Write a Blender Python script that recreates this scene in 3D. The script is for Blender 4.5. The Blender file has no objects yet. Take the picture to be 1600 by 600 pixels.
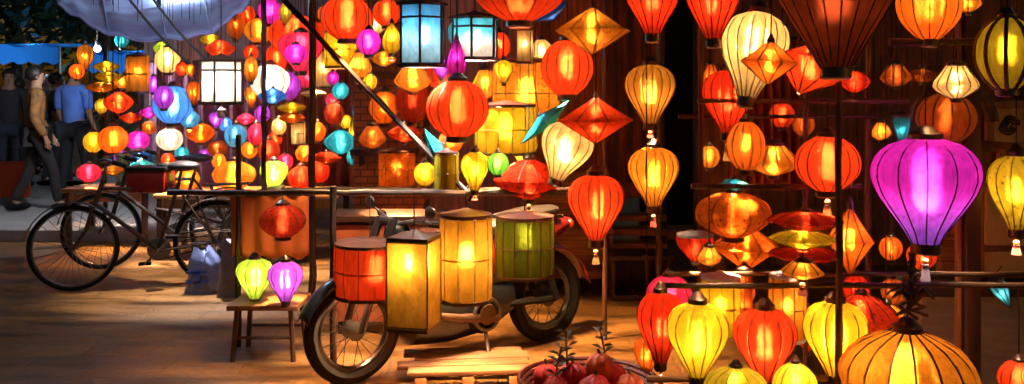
import bpy, bmesh, math, random
from mathutils import Vector, Matrix, Euler
random.seed(7)
PI = math.pi
sc = bpy.context.scene
COL = sc.collection
F = 1400.0                      # focal length in photo pixels
CAMZ, HOR = 1.5, 145.0          # camera height, photo row of the horizon

def W(px, py, d):
    return Vector(((px - 800) / F * d, d, CAMZ - (py - HOR) / F * d))

# ------------------------------------------------------------------ materials
def lin(c):
    return tuple(((v / 12.92) if v <= .04045 else ((v + .055) / 1.055) ** 2.4) for v in c)

def new_mat(name):
    m = bpy.data.materials.new(name); m.use_nodes = True
    nt = m.node_tree; nt.nodes.clear()
    out = nt.nodes.new('ShaderNodeOutputMaterial')
    return m, nt, out

def surf(name, col, rough=.6, vary=.35, scale=8, stretch=(1, 1, 1), bump=.3, metal=0, col2=None, coat=0, spec=.5):
    """principled with noise-broken colour and a light bump"""
    m, nt, out = new_mat(name)
    N, L = nt.nodes, nt.links
    b = N.new('ShaderNodeBsdfPrincipled')
    tc = N.new('ShaderNodeTexCoord'); mp = N.new('ShaderNodeMapping'); mp.inputs['Scale'].default_value = stretch
    L.new(tc.outputs['Object'], mp.inputs[0])
    nz = N.new('ShaderNodeTexNoise'); nz.inputs['Scale'].default_value = scale; nz.inputs['Detail'].default_value = 6
    nz.inputs['Roughness'].default_value = .65
    L.new(mp.outputs[0], nz.inputs['Vector'])
    mr = N.new('ShaderNodeMapRange'); mr.inputs[1].default_value = .3; mr.inputs[2].default_value = .7
    L.new(nz.outputs['Fac'], mr.inputs[0])
    mx = N.new('ShaderNodeMix'); mx.data_type = 'RGBA'
    c2 = col2 or tuple(v * (1 - vary) for v in col)
    mx.inputs[6].default_value = (*c2, 1); mx.inputs[7].default_value = (*col, 1)
    L.new(mr.outputs[0], mx.inputs[0]); L.new(mx.outputs[2], b.inputs['Base Color'])
    rr = N.new('ShaderNodeMapRange'); rr.inputs[3].default_value = max(.05, rough - .12); rr.inputs[4].default_value = min(1, rough + .12)
    L.new(nz.outputs['Fac'], rr.inputs[0]); L.new(rr.outputs[0], b.inputs['Roughness'])
    b.inputs['Metallic'].default_value = metal
    b.inputs['Specular IOR Level'].default_value = spec
    b.inputs['Coat Weight'].default_value = coat
    if bump:
        bp = N.new('ShaderNodeBump'); bp.inputs['Strength'].default_value = bump; bp.inputs['Distance'].default_value = .01
        L.new(nz.outputs['Fac'], bp.inputs['Height']); L.new(bp.outputs[0], b.inputs['Normal'])
    L.new(b.outputs[0], out.inputs[0])
    return m

def emit(name, col, s):
    m, nt, out = new_mat(name)
    e = nt.nodes.new('ShaderNodeEmission'); e.inputs[0].default_value = (*col, 1); e.inputs[1].default_value = s
    nt.links.new(e.outputs[0], out.inputs[0]); return m

HUE = dict(
    red=(1, .045, .015), scarlet=(1, .075, .02), orange=(1, .19, .02), amber=(1, .36, .035), tan=(.85, .38, .06), yellow=(1, .72, .03),
    lemon=(.95, .80, .05), cream=(1, .76, .36), white=(1, .88, .70), magenta=(.80, .02, .48), pink=(1, .04, .20), purple=(.45, .05, .75),
    plum=(.66, .02, .50), ice=(.42, .80, 1), violet=(.62, .10, .85), lilac=(.36, .10, .90), blue=(.06, .28, 1), skyblue=(.10, .50, 1), teal=(.03, .42, .50), cyan=(.10, .68, .85), green=(.22, .75, .05), lime=(.62, .95, .06),
    gold=(1, .52, .06), olive=(.28, .40, .03), maroon=(.28, .045, .018), darkred=(.45, .035, .015), rust=(.55, .12, .02))
_shade = {}
E_REF = 40.0
GLOW = .82
WK = 10.0
def shade_mat(hue, bright, weave='silk', hue2=None, span=(-.1, .1)):
    k = (hue, round(bright, 3), weave, hue2, span)
    if k in _shade: return _shade[k]
    m, nt, out = new_mat('shade_' + hue + '_' + weave)
    N, L = nt.nodes, nt.links
    c = HUE[hue]
    tc = N.new('ShaderNodeTexCoord'); mp = N.new('ShaderNodeMapping')
    oi = N.new('ShaderNodeObjectInfo')
    L.new(tc.outputs['Object'], mp.inputs[0])
    nz = N.new('ShaderNodeTexNoise'); nz.inputs['Detail'].default_value = 5; nz.inputs['Roughness'].default_value = .7
    if weave == 'silk':
        mp.inputs['Scale'].default_value = (60, 60, 9); nz.inputs['Scale'].default_value = 1.0
    elif weave == 'paper':
        mp.inputs['Scale'].default_value = (22, 22, 14); nz.inputs['Scale'].default_value = 1.0
    else:
        mp.inputs['Scale'].default_value = (26, 26, 26); nz.inputs['Scale'].default_value = 1.0
    L.new(mp.outputs[0], nz.inputs['Vector'])
    fac = nz.outputs['Fac']
    mr = N.new('ShaderNodeMapRange'); mr.inputs[1].default_value = .3; mr.inputs[2].default_value = .72
    mr.inputs[3].default_value = .55; mr.inputs[4].default_value = 1.12; mr.clamp = True
    L.new(fac, mr.inputs[0])
    nl = N.new('ShaderNodeTexNoise'); nl.inputs['Scale'].default_value = 7; nl.inputs['Detail'].default_value = 3
    of = N.new('ShaderNodeVectorMath'); of.operation = 'ADD'; L.new(tc.outputs['Object'], of.inputs[0]); L.new(oi.outputs['Random'], of.inputs[1]); L.new(of.outputs[0], nl.inputs['Vector'])
    ml = N.new('ShaderNodeMapRange'); ml.inputs[1].default_value = .3; ml.inputs[2].default_value = .7; ml.inputs[3].default_value = .68; ml.inputs[4].default_value = 1.15; L.new(nl.outputs['Fac'], ml.inputs[0])
    mm = N.new('ShaderNodeMath'); mm.operation = 'MULTIPLY'; L.new(mr.outputs[0], mm.inputs[0]); L.new(ml.outputs[0], mm.inputs[1])
    modv = mm.outputs[0]
    if weave == 'print':                        # small printed motif: dark specks on the cloth
        vo = N.new('ShaderNodeTexVoronoi'); vo.inputs['Scale'].default_value = 1.6; L.new(mp.outputs[0], vo.inputs['Vector'])
        m2 = N.new('ShaderNodeMapRange'); m2.inputs[1].default_value = .18; m2.inputs[2].default_value = .34
        m2.inputs[3].default_value = .35; m2.inputs[4].default_value = 1
        L.new(vo.outputs['Distance'], m2.inputs[0])
        mu = N.new('ShaderNodeMath'); mu.operation = 'MULTIPLY'; L.new(mm.outputs[0], mu.inputs[0]); L.new(m2.outputs[0], mu.inputs[1]); modv = mu.outputs[0]
    T = bright * PI / E_REF * GLOW
    two = None
    if hue2:                                    # cloth dyed in two tones, one above the other
        sp = N.new('ShaderNodeSeparateXYZ'); L.new(tc.outputs['Object'], sp.inputs[0])
        mz = N.new('ShaderNodeMapRange'); mz.inputs[1].default_value, mz.inputs[2].default_value = span; L.new(sp.outputs['Z'], mz.inputs[0])
        two = N.new('ShaderNodeMix'); two.data_type = 'RGBA'; two.inputs[6].default_value = (*HUE[hue2], 1); two.inputs[7].default_value = (*c, 1); L.new(mz.outputs[0], two.inputs[0])
    def scaled(k2):
        v = N.new('ShaderNodeVectorMath'); v.operation = 'SCALE'
        v.inputs[0].default_value = tuple(x * k2 for x in c); L.new(modv, v.inputs['Scale'])
        if two:
            v0 = N.new('ShaderNodeVectorMath'); v0.operation = 'SCALE'; v0.inputs['Scale'].default_value = k2; L.new(two.outputs[2], v0.inputs[0]); L.new(v0.outputs[0], v.inputs[0])
        return v.outputs[0]
    tr = N.new('ShaderNodeBsdfTranslucent'); L.new(scaled(T * .75), tr.inputs[0])
    rf = N.new('ShaderNodeBsdfRefraction'); rf.inputs['Roughness'].default_value = .36; rf.inputs['IOR'].default_value = 1.65
    ge = N.new('ShaderNodeNewGeometry'); wn = N.new('ShaderNodeTexWhiteNoise'); wn.noise_dimensions = '3D'
    ws = N.new('ShaderNodeVectorMath'); ws.operation = 'SCALE'; ws.inputs['Scale'].default_value = 3000; L.new(tc.outputs['Object'], ws.inputs[0]); L.new(ws.outputs[0], wn.inputs['Vector'])
    wm = N.new('ShaderNodeMapRange'); wm.inputs[3].default_value = -.85; wm.inputs[4].default_value = .85; L.new(wn.outputs['Value'], wm.inputs[0])
    cx = N.new('ShaderNodeCombineXYZ'); L.new(wm.outputs[0], cx.inputs[2])
    va = N.new('ShaderNodeVectorMath'); va.operation = 'ADD'; L.new(ge.outputs['Normal'], va.inputs[0]); L.new(cx.outputs[0], va.inputs[1])
    vn = N.new('ShaderNodeVectorMath'); vn.operation = 'NORMALIZE'; L.new(va.outputs[0], vn.inputs[0]); L.new(vn.outputs[0], rf.inputs['Normal'])
    L.new(scaled(T * .55), rf.inputs[0])
    df = N.new('ShaderNodeBsdfDiffuse'); L.new(scaled(.42), df.inputs[0])
    a1 = N.new('ShaderNodeAddShader'); a2 = N.new('ShaderNodeAddShader')
    L.new(tr.outputs[0], a1.inputs[0]); L.new(rf.outputs[0], a1.inputs[1])
    L.new(a1.outputs[0], a2.inputs[0]); L.new(df.outputs[0], a2.inputs[1])
    L.new(a2.outputs[0], out.inputs[0])
    _shade[k] = m
    return m

def plank_mat(name, col, vertical=False, width=.14, rough=.55):
    m, nt, out = new_mat(name); N, L = nt.nodes, nt.links
    b = N.new('ShaderNodeBsdfPrincipled'); b.inputs['Roughness'].default_value = rough
    tc = N.new('ShaderNodeTexCoord'); sp = N.new('ShaderNodeSeparateXYZ'); L.new(tc.outputs['Object'], sp.inputs[0])
    src = sp.outputs['X' if vertical else 'Z']
    dv = N.new('ShaderNodeMath'); dv.operation = 'DIVIDE'; dv.inputs[1].default_value = width; L.new(src, dv.inputs[0])
    fl = N.new('ShaderNodeMath'); fl.operation = 'FLOOR'; L.new(dv.outputs[0], fl.inputs[0])
    fr = N.new('ShaderNodeMath'); fr.operation = 'FRACT'; L.new(dv.outputs[0], fr.inputs[0])
    wn = N.new('ShaderNodeTexWhiteNoise'); wn.noise_dimensions = '1D'; L.new(fl.outputs[0], wn.inputs['W'])
    mp = N.new('ShaderNodeMapping'); mp.inputs['Scale'].default_value = (14, 14, 1.2) if vertical else (1.2, 14, 22)
    L.new(tc.outputs['Object'], mp.inputs[0])
    nz = N.new('ShaderNodeTexNoise'); nz.inputs['Scale'].default_value = 2.5; nz.inputs['Detail'].default_value = 7; L.new(mp.outputs[0], nz.inputs['Vector'])
    ad = N.new('ShaderNodeMath'); ad.operation = 'MULTIPLY_ADD'; ad.inputs[1].default_value = .5; L.new(wn.outputs[0], ad.inputs[0])
    n2 = N.new('ShaderNodeMapRange'); n2.inputs[1].default_value = .3; n2.inputs[2].default_value = .7; n2.inputs[3].default_value = .25; n2.inputs[4].default_value = .9
    L.new(nz.outputs['Fac'], n2.inputs[0]); L.new(n2.outputs[0], ad.inputs[2])
    gap = N.new('ShaderNodeMapRange'); gap.inputs[1].default_value = 0; gap.inputs[2].default_value = .07; gap.inputs[3].default_value = .1; gap.inputs[4].default_value = 1
    L.new(fr.outputs[0], gap.inputs[0])
    mu = N.new('ShaderNodeMath'); mu.operation = 'MULTIPLY'; L.new(ad.outputs[0], mu.inputs[0]); L.new(gap.outputs[0], mu.inputs[1])
    v = N.new('ShaderNodeVectorMath'); v.operation = 'SCALE'; v.inputs[0].default_value = col; L.new(mu.outputs[0], v.inputs['Scale'])
    L.new(v.outputs[0], b.inputs['Base Color'])
    bp = N.new('ShaderNodeBump'); bp.inputs['Strength'].default_value = .5; bp.inputs['Distance'].default_value = .01
    L.new(mu.outputs[0], bp.inputs['Height']); L.new(bp.outputs[0], b.inputs['Normal'])
    L.new(b.outputs[0], out.inputs[0]); return m

M = {}
M['bamboo'] = surf('dark_bamboo', (.04, .016, .008), .5, .6, 10, (1, 1, .3))
M['bamboo2'] = surf('brown_pole', (.09, .032, .012), .5, .5, 10, (1, 1, .3))
M['rib'] = surf('lantern_rib', (.07, .022, .01), .5, .4, 20, bump=0)
M['ribwarm'] = surf('lantern_rib_warm', (.22, .07, .02), .5, .4, 20, bump=0)
M['cap'] = surf('lacquered_cap', (.05, .016, .010), .35, .4, 20, bump=.1, coat=.4)
M['capgold'] = surf('gilt_cap', (.45, .22, .05), .4, .5, 20, bump=.1)
M['capblue'] = surf('blue_white_cap', (.30, .42, .85), .5, .4, 30, col2=(.75, .75, .85))
M['cord'] = surf('cord', (.025, .012, .010), .8, .3, 30, bump=0)
M['tassel_red'] = surf('tassel_red', (.16, .010, .006), .8, .5, 60, (1, 1, .1))
M['tassel_gold'] = surf('tassel_gold', (.20, .07, .01), .8, .5, 60, (1, 1, .1))
M['tassel_dark'] = surf('tassel_dark', (.03, .008, .012), .8, .5, 60, (1, 1, .1))
M['rubber'] = surf('rubber', (.010, .009, .009), .9, .4, 30, spec=.15)
M['steel'] = surf('worn_steel', (.22, .20, .19), .4, .5, 15, metal=.9, bump=.1)
M['rusty'] = surf('rusty_brown_paint', (.05, .021, .010), .45, .5, 18, bump=.15)
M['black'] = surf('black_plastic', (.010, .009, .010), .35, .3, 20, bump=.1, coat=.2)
M['brass'] = surf('brown_metal', (.11, .05, .022), .4, .4, 12, metal=.6, bump=.1)
M['redpaint'] = surf('red_paint', (.26, .012, .010), .3, .3, 10, bump=.05, coat=.5)
M['leather'] = surf('saddle_black', (.03, .022, .02), .5, .4, 25)
M['wood'] = plank_mat('brown_planks', (.50, .22, .07), False, .12)
M['woodv'] = plank_mat('upright_planks', (.50, .17, .06), True, .12)
M['woodred'] = plank_mat('red_brown_slats', (.46, .13, .06), True, .07)
M['woodlight'] = plank_mat('orange_planks', (.62, .28, .08), False, .10)
M['wooddark'] = plank_mat('dark_planks', (.30, .10, .045), True, .15)
M['timber'] = surf('timber', (.36, .14, .05), .5, .5, 6, (6, 6, .6), bump=.2)
M['timberdark'] = surf('dark_timber', (.055, .022, .012), .5, .5, 6, (6, 6, .6), bump=.2)
M['woodworn'] = surf('worn_orange_wood', (.17, .065, .018), .65, .6, 5, (1.2, 14, 4), bump=.5)
M['plaster'] = surf('aged_plaster', (.36, .16, .06), .8, .45, 3, bump=.4, col2=(.18, .07, .03))
M['stone'] = surf('grey_stone', (.55, .49, .47), .8, .4, 5, (1, 1, 5), bump=.6)
M['panelpane'] = surf('painted_panel', (.80, .46, .22), .5, .35, 4, bump=.1)
M['skin'] = surf('skin', (.42, .22, .13), .5, .15, 10, bump=0)
M['hair'] = surf('black_hair', (.015, .011, .010), .5, .3, 40)

# ------------------------------------------------------------------ mesh helper
class MB:
    def __init__(s): s.v, s.f = [], []
    def add(s, vs, fs):
        o = len(s.v); s.v += [tuple(v) for v in vs]; s.f += [tuple(i + o for i in f) for f in fs]; return s
    def box(s, c, size, rot=None, bev=.0):
        hx, hy, hz = (x / 2 for x in size)
        b = min(bev, hx * .9, hy * .9, hz * .9)
        R = Euler(rot).to_matrix() if rot else Matrix.Identity(3)
        bm = bmesh.new(); bmesh.ops.create_cube(bm, size=1)
        for v in bm.verts: v.co = Vector((v.co.x * size[0], v.co.y * size[1], v.co.z * size[2]))
        if b > 0: bmesh.ops.bevel(bm, geom=bm.edges[:], offset=b, segments=2, affect='EDGES', profile=.6)
        bm.verts.index_update()
        c = Vector(c)
        s.add([c + R @ v.co for v in bm.verts], [[v.index for v in f.verts] for f in bm.faces]); bm.free(); return s
    def tube(s, pts, r, n=8, closed=False):
        pts = [Vector(p) for p in pts]; m = len(pts)
        rs = r if isinstance(r, (list, tuple)) else [r] * m
        vs, fs = [], []; up = None
        for i, p in enumerate(pts):
            a = pts[(i - 1) % m] if (closed or i > 0) else p
            b = pts[(i + 1) % m] if (closed or i < m - 1) else p
            t = (b - a).normalized()
            if up is None:
                up = t.orthogonal().normalized()
            up = (up - t * up.dot(t)); up = up.normalized() if up.length > 1e-6 else t.orthogonal().normalized()
            sd = t.cross(up)
            for k in range(n):
                q = 2 * PI * k / n
                vs.append(p + (up * math.cos(q) + sd * math.sin(q)) * rs[i])
        rng = m if closed else m - 1
        for i in range(rng):
            j = (i + 1) % m
            for k in range(n):
                l = (k + 1) % n
                fs.append((i * n + k, i * n + l, j * n + l, j * n + k))
        if not closed:
            fs.append(tuple(reversed(range(n)))); fs.append(tuple((m - 1) * n + k for k in range(n)))
        return s.add(vs, fs)
    def lathe(s, prof, n=16, c=(0, 0, 0), axis='Z', cap=True):
        c = Vector(c); vs, fs = [], []
        for (r, z) in prof:
            for k in range(n):
                q = 2 * PI * k / n
                p = Vector((r * math.cos(q), r * math.sin(q), z))
                if axis == 'Y': p = Vector((p.x, p.z, p.y))
                if axis == 'X': p = Vector((p.z, p.x, p.y))
                vs.append(c + p)
        for i in range(len(prof) - 1):
            for k in range(n):
                l = (k + 1) % n
                fs.append((i * n + k, i * n + l, (i + 1) * n + l, (i + 1) * n + k))
        if cap:
            fs.append(tuple(reversed(range(n)))); fs.append(tuple((len(prof) - 1) * n + k for k in range(n)))
        return s.add(vs, fs)
    def ball(s, c, r, n=14, m=9, sq=(1, 1, 1)):
        vs, fs = [], []
        c = Vector(c)
        for i in range(m + 1):
            a = PI * i / m
            for k in range(n):
                q = 2 * PI * k / n
                vs.append(c + Vector((r * sq[0] * math.sin(a) * math.cos(q), r * sq[1] * math.sin(a) * math.sin(q), r * sq[2] * math.cos(a))))
        for i in range(m):
            for k in range(n):
                l = (k + 1) % n; fs.append((i * n + k, (i + 1) * n + k, (i + 1) * n + l, i * n + l))
        return s.add(vs, fs)
    def torus(s, c, R, r, axis='Y', n=40, k=8):
        pts = []
        for i in range(n):
            q = 2 * PI * i / n
            a, b = R * math.cos(q), R * math.sin(q)
            pts.append(Vector(c) + (Vector((a, 0, b)) if axis == 'Y' else Vector((a, b, 0)) if axis == 'Z' else Vector((0, a, b))))
        return s.tube(pts, r, k, True)
    def build(s, name, mat, parent=None, smooth=True, loc=None):
        me = bpy.data.meshes.new(name); me.from_pydata(s.v, [], s.f); me.validate(); me.update()
        bm = bmesh.new(); bm.from_mesh(me); bmesh.ops.remove_doubles(bm, verts=bm.verts, dist=1e-6)
        bmesh.ops.recalc_face_normals(bm, faces=bm.faces); bm.to_mesh(me); bm.free()
        if mat: me.materials.append(mat)
        if smooth:
            for p in me.polygons: p.use_smooth = True
            try: me.set_sharp_from_angle(angle=math.radians(38))
            except Exception: pass
        o = bpy.data.objects.new(name, me); COL.objects.link(o)
        if parent: o.parent = parent
        if loc: o.location = loc
        return o

def tag(o, label=None, cat=None, group=None, kind=None):
    if label: o['label'] = label
    if cat: o['category'] = cat
    if group: o['group'] = group
    if kind: o['kind'] = kind
    return o
def thing(name, label, cat, loc=(0, 0, 0), rz=0, group=None):
    o = bpy.data.objects.new(name, None); COL.objects.link(o); o.empty_display_size = .1
    o.location = loc; o.rotation_euler = (0, 0, rz)
    return tag(o, label, cat, group)
def copy_tree(o, parent=None):
    c = o.copy(); COL.objects.link(c); c.parent = parent
    for ch in o.children: copy_tree(ch, c)
    return c
def bulb(parent, loc, watt, col=(1, .62, .28), r=.02):
    l = bpy.data.lights.new('bulb', 'POINT'); l.energy = watt; l.color = col; l.shadow_soft_size = r
    o = bpy.data.objects.new('bulb', l); COL.objects.link(o); o.location = loc
    if parent: o.parent = parent
    return o

# ------------------------------------------------------------------ camera, world, sun
cam = bpy.data.cameras.new('camera'); co = bpy.data.objects.new('camera', cam); COL.objects.link(co)
cam.sensor_width = 36; cam.lens = 36 * F / 1600; cam.shift_y = -(300 - HOR) / 1600
cam.clip_start = .05; cam.clip_end = 500
co.location = (0, 0, CAMZ); co.rotation_euler = (PI / 2, 0, 0)
sc.camera = co
w = bpy.data.worlds.new('World'); sc.world = w; w.use_nodes = True
nt = w.node_tree; nt.nodes.clear()
sky = nt.nodes.new('ShaderNodeTexSky'); sky.sky_type = 'NISHITA'; sky.sun_disc = False
sky.sun_elevation = math.radians(1.5); sky.sun_rotation = math.radians(120)
bg = nt.nodes.new('ShaderNodeBackground'); bg.inputs[1].default_value = .02
wo = nt.nodes.new('ShaderNodeOutputWorld'); nt.links.new(sky.outputs[0], bg.inputs[0]); nt.links.new(bg.outputs[0], wo.inputs[0])
sl = bpy.data.lights.new('sun', 'SUN'); sl.energy = .01; sl.angle = math.radians(8); sl.color = (.75, .85, 1)
so = bpy.data.objects.new('sun', sl); COL.objects.link(so); so.rotation_euler = (math.radians(55), 0, math.radians(120))

# ------------------------------------------------------------------ ground
def ground_mat():
    m, nt, out = new_mat('packed_street'); N, L = nt.nodes, nt.links
    b = N.new('ShaderNodeBsdfPrincipled')
    tc = N.new('ShaderNodeTexCoord')
    mp = N.new('ShaderNodeMapping'); mp.inputs['Scale'].default_value = (.6, 2.6, 1); L.new(tc.outputs['Object'], mp.inputs[0])
    n1 = N.new('ShaderNodeTexNoise'); n1.inputs['Scale'].default_value = 1.7; n1.inputs['Detail'].default_value = 8; n1.inputs['Roughness'].default_value = .6; L.new(mp.outputs[0], n1.inputs['Vector'])
    n2 = N.new('ShaderNodeTexNoise'); n2.inputs['Scale'].default_value = 26; n2.inputs['Detail'].default_value = 9; n2.inputs['Roughness'].default_value = .75; L.new(tc.outputs['Object'], n2.inputs['Vector'])
    cr = N.new('ShaderNodeValToRGB'); e = cr.color_ramp.elements
    e[0].position = .34; e[0].color = (.060, .025, .007, 1); e[1].position = .66; e[1].color = (.42, .18, .035, 1)
    L.new(n1.outputs['Fac'], cr.inputs[0])
    mx = N.new('ShaderNodeMix'); mx.data_type = 'RGBA'; mx.blend_type = 'MULTIPLY'; mx.inputs[0].default_value = .9
    m2 = N.new('ShaderNodeMapRange'); m2.inputs[1].default_value = .3; m2.inputs[2].default_value = .7; m2.inputs[3].default_value = .4; m2.inputs[4].default_value = 1.2
    L.new(n2.outputs['Fac'], m2.inputs[0]); L.new(cr.outputs[0], mx.inputs[6]); L.new(m2.outputs[0], mx.inputs[7])
    L.new(mx.outputs[2], b.inputs['Base Color'])
    bk = N.new('ShaderNodeTexBrick'); bk.inputs['Scale'].default_value = 1.0; bk.inputs['Brick Width'].default_value = .40; bk.inputs['Row Height'].default_value = .40; bk.inputs['Mortar Size'].default_value = .010
    bk.inputs['Color1'].default_value = (1, 1, 1, 1); bk.inputs['Color2'].default_value = (.60, .60, .60, 1); bk.inputs['Mortar'].default_value = (.28, .25, .22, 1); bk.inputs['Mortar Smooth'].default_value = .4
    nw = N.new('ShaderNodeTexNoise'); nw.inputs['Scale'].default_value = 3; nw.inputs['Detail'].default_value = 4; L.new(tc.outputs['Object'], nw.inputs['Vector'])
    wv = N.new('ShaderNodeVectorMath'); wv.operation = 'SCALE'; wv.inputs['Scale'].default_value = .16; L.new(nw.outputs['Color'], wv.inputs[0])
    wa = N.new('ShaderNodeVectorMath'); wa.operation = 'ADD'; L.new(tc.outputs['Object'], wa.inputs[0]); L.new(wv.outputs[0], wa.inputs[1]); L.new(wa.outputs[0], bk.inputs['Vector'])
    mb_ = N.new('ShaderNodeMix'); mb_.data_type = 'RGBA'; mb_.blend_type = 'MULTIPLY'; mb_.inputs[0].default_value = .38; L.new(mx.outputs[2], mb_.inputs[6]); L.new(bk.outputs['Color'], mb_.inputs[7]); L.new(mb_.outputs[2], b.inputs['Base Color'])
    rr = N.new('ShaderNodeMapRange'); rr.inputs[1].default_value = .35; rr.inputs[2].default_value = .65; rr.inputs[3].default_value = .28; rr.inputs[4].default_value = .65
    L.new(n1.outputs['Fac'], rr.inputs[0]); L.new(rr.outputs[0], b.inputs['Roughness'])
    ad = N.new('ShaderNodeMath'); ad.operation = 'MULTIPLY_ADD'; ad.inputs[1].default_value = .5; L.new(n2.outputs['Fac'], ad.inputs[0]); L.new(n1.outputs['Fac'], ad.inputs[2])
    bp = N.new('ShaderNodeBump'); bp.inputs['Strength'].default_value = .5; bp.inputs['Distance'].default_value = .03
    am = N.new('ShaderNodeMath'); am.operation = 'MULTIPLY_ADD'; am.inputs[1].default_value = -.2; L.new(bk.outputs['Fac'], am.inputs[0]); L.new(ad.outputs[0], am.inputs[2])
    L.new(am.outputs[0], bp.inputs['Height']); L.new(bp.outputs[0], b.inputs['Normal'])
    L.new(b.outputs[0], out.inputs[0]); return m
g = MB().add([(-60, -8, 0), (60, -8, 0), (60, 120, 0), (-60, 120, 0)], [(0, 1, 2, 3)]).build('ground', ground_mat()); tag(g, kind='structure')
pav = surf('pavement_slabs', (.34, .30, .28), .6, .35, 3, (1, 3, 1), bump=.3)
p = MB().box((-7.2, 12.0, .06), (8.6, 6.0, .12), bev=.02).build('pavement', pav); tag(p, kind='structure')

# ------------------------------------------------------------------ lanterns
PROF = {
    'balloon': [(0, .30), (.03, .52), (.09, .75), (.18, .92), (.29, 1), (.40, .985), (.52, .88), (.64, .72), (.76, .54), (.88, .37), (1, .25)],
    'onion': [(0, .22), (.10, .36), (.22, .56), (.35, .76), (.48, .92), (.60, 1), (.72, .98), (.83, .83), (.92, .6), (1, .35)],
    'globe': [(0, .30), (.06, .52), (.15, .74), (.28, .91), (.42, .99), (.55, 1), (.68, .93), (.8, .79), (.9, .6), (1, .34)],
    'saucer': [(0, .16), (.1, .42), (.22, .68), (.36, .89), (.5, 1), (.64, .89), (.78, .68), (.9, .42), (1, .16)],
    'diamond': [(0, .06), (.12, .28), (.25, .52), (.38, .76), (.5, 1), (.62, .76), (.75, .52), (.88, .28), (1, .06)],
    'drum': [(0, .97), (.04, .985), (.3, 1), (.5, 1), (.7, 1), (.96, .985), (1, .97)],
    'box': [(0, 1), (.25, 1), (.5, 1), (.75, 1), (1, 1)],
    'cone': [(0, .92), (.2, 1), (.4, .9), (.6, .68), (.8, .43), (1, .2)],
    'pumpkin': [(0, .22), (.07, .50), (.16, .74), (.28, .91), (.42, 1), (.56, .98), (.7, .88), (.82, .7), (.92, .48), (1, .28)],
    'fan': [(0, .4), (.2, .62), (.42, .86), (.6, 1), (.74, .9), (.88, .55), (1, .2)],
}
def smooth_prof(p, m):
    out = []
    for i in range(m + 1):
        t = i / m
        for a in range(len(p) - 1):
            if p[a][0] <= t <= p[a + 1][0] + 1e-9: break
        p0 = p[max(a - 1, 0)]; p1 = p[a]; p2 = p[a + 1]; p3 = p[min(a + 2, len(p) - 1)]
        u = (t - p1[0]) / (p2[0] - p1[0])
        m1 = (p2[1] - p0[1]) / max(p2[0] - p0[0], 1e-6) * (p2[0] - p1[0]); m2 = (p3[1] - p1[1]) / max(p3[0] - p1[0], 1e-6) * (p2[0] - p1[0])
        h = (2 * u ** 3 - 3 * u * u + 1) * p1[1] + (u ** 3 - 2 * u * u + u) * m1 + (-2 * u ** 3 + 3 * u * u) * p2[1] + (u ** 3 - u * u) * m2
        out.append((t, h))
    return out

BARS = {'front': 2.30, 'mid': 2.62, 'far': 3.05}
def bar_z(d):
    return BARS['front'] if d < 4.15 else BARS['mid'] if d < 6.2 else BARS['far']

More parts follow.
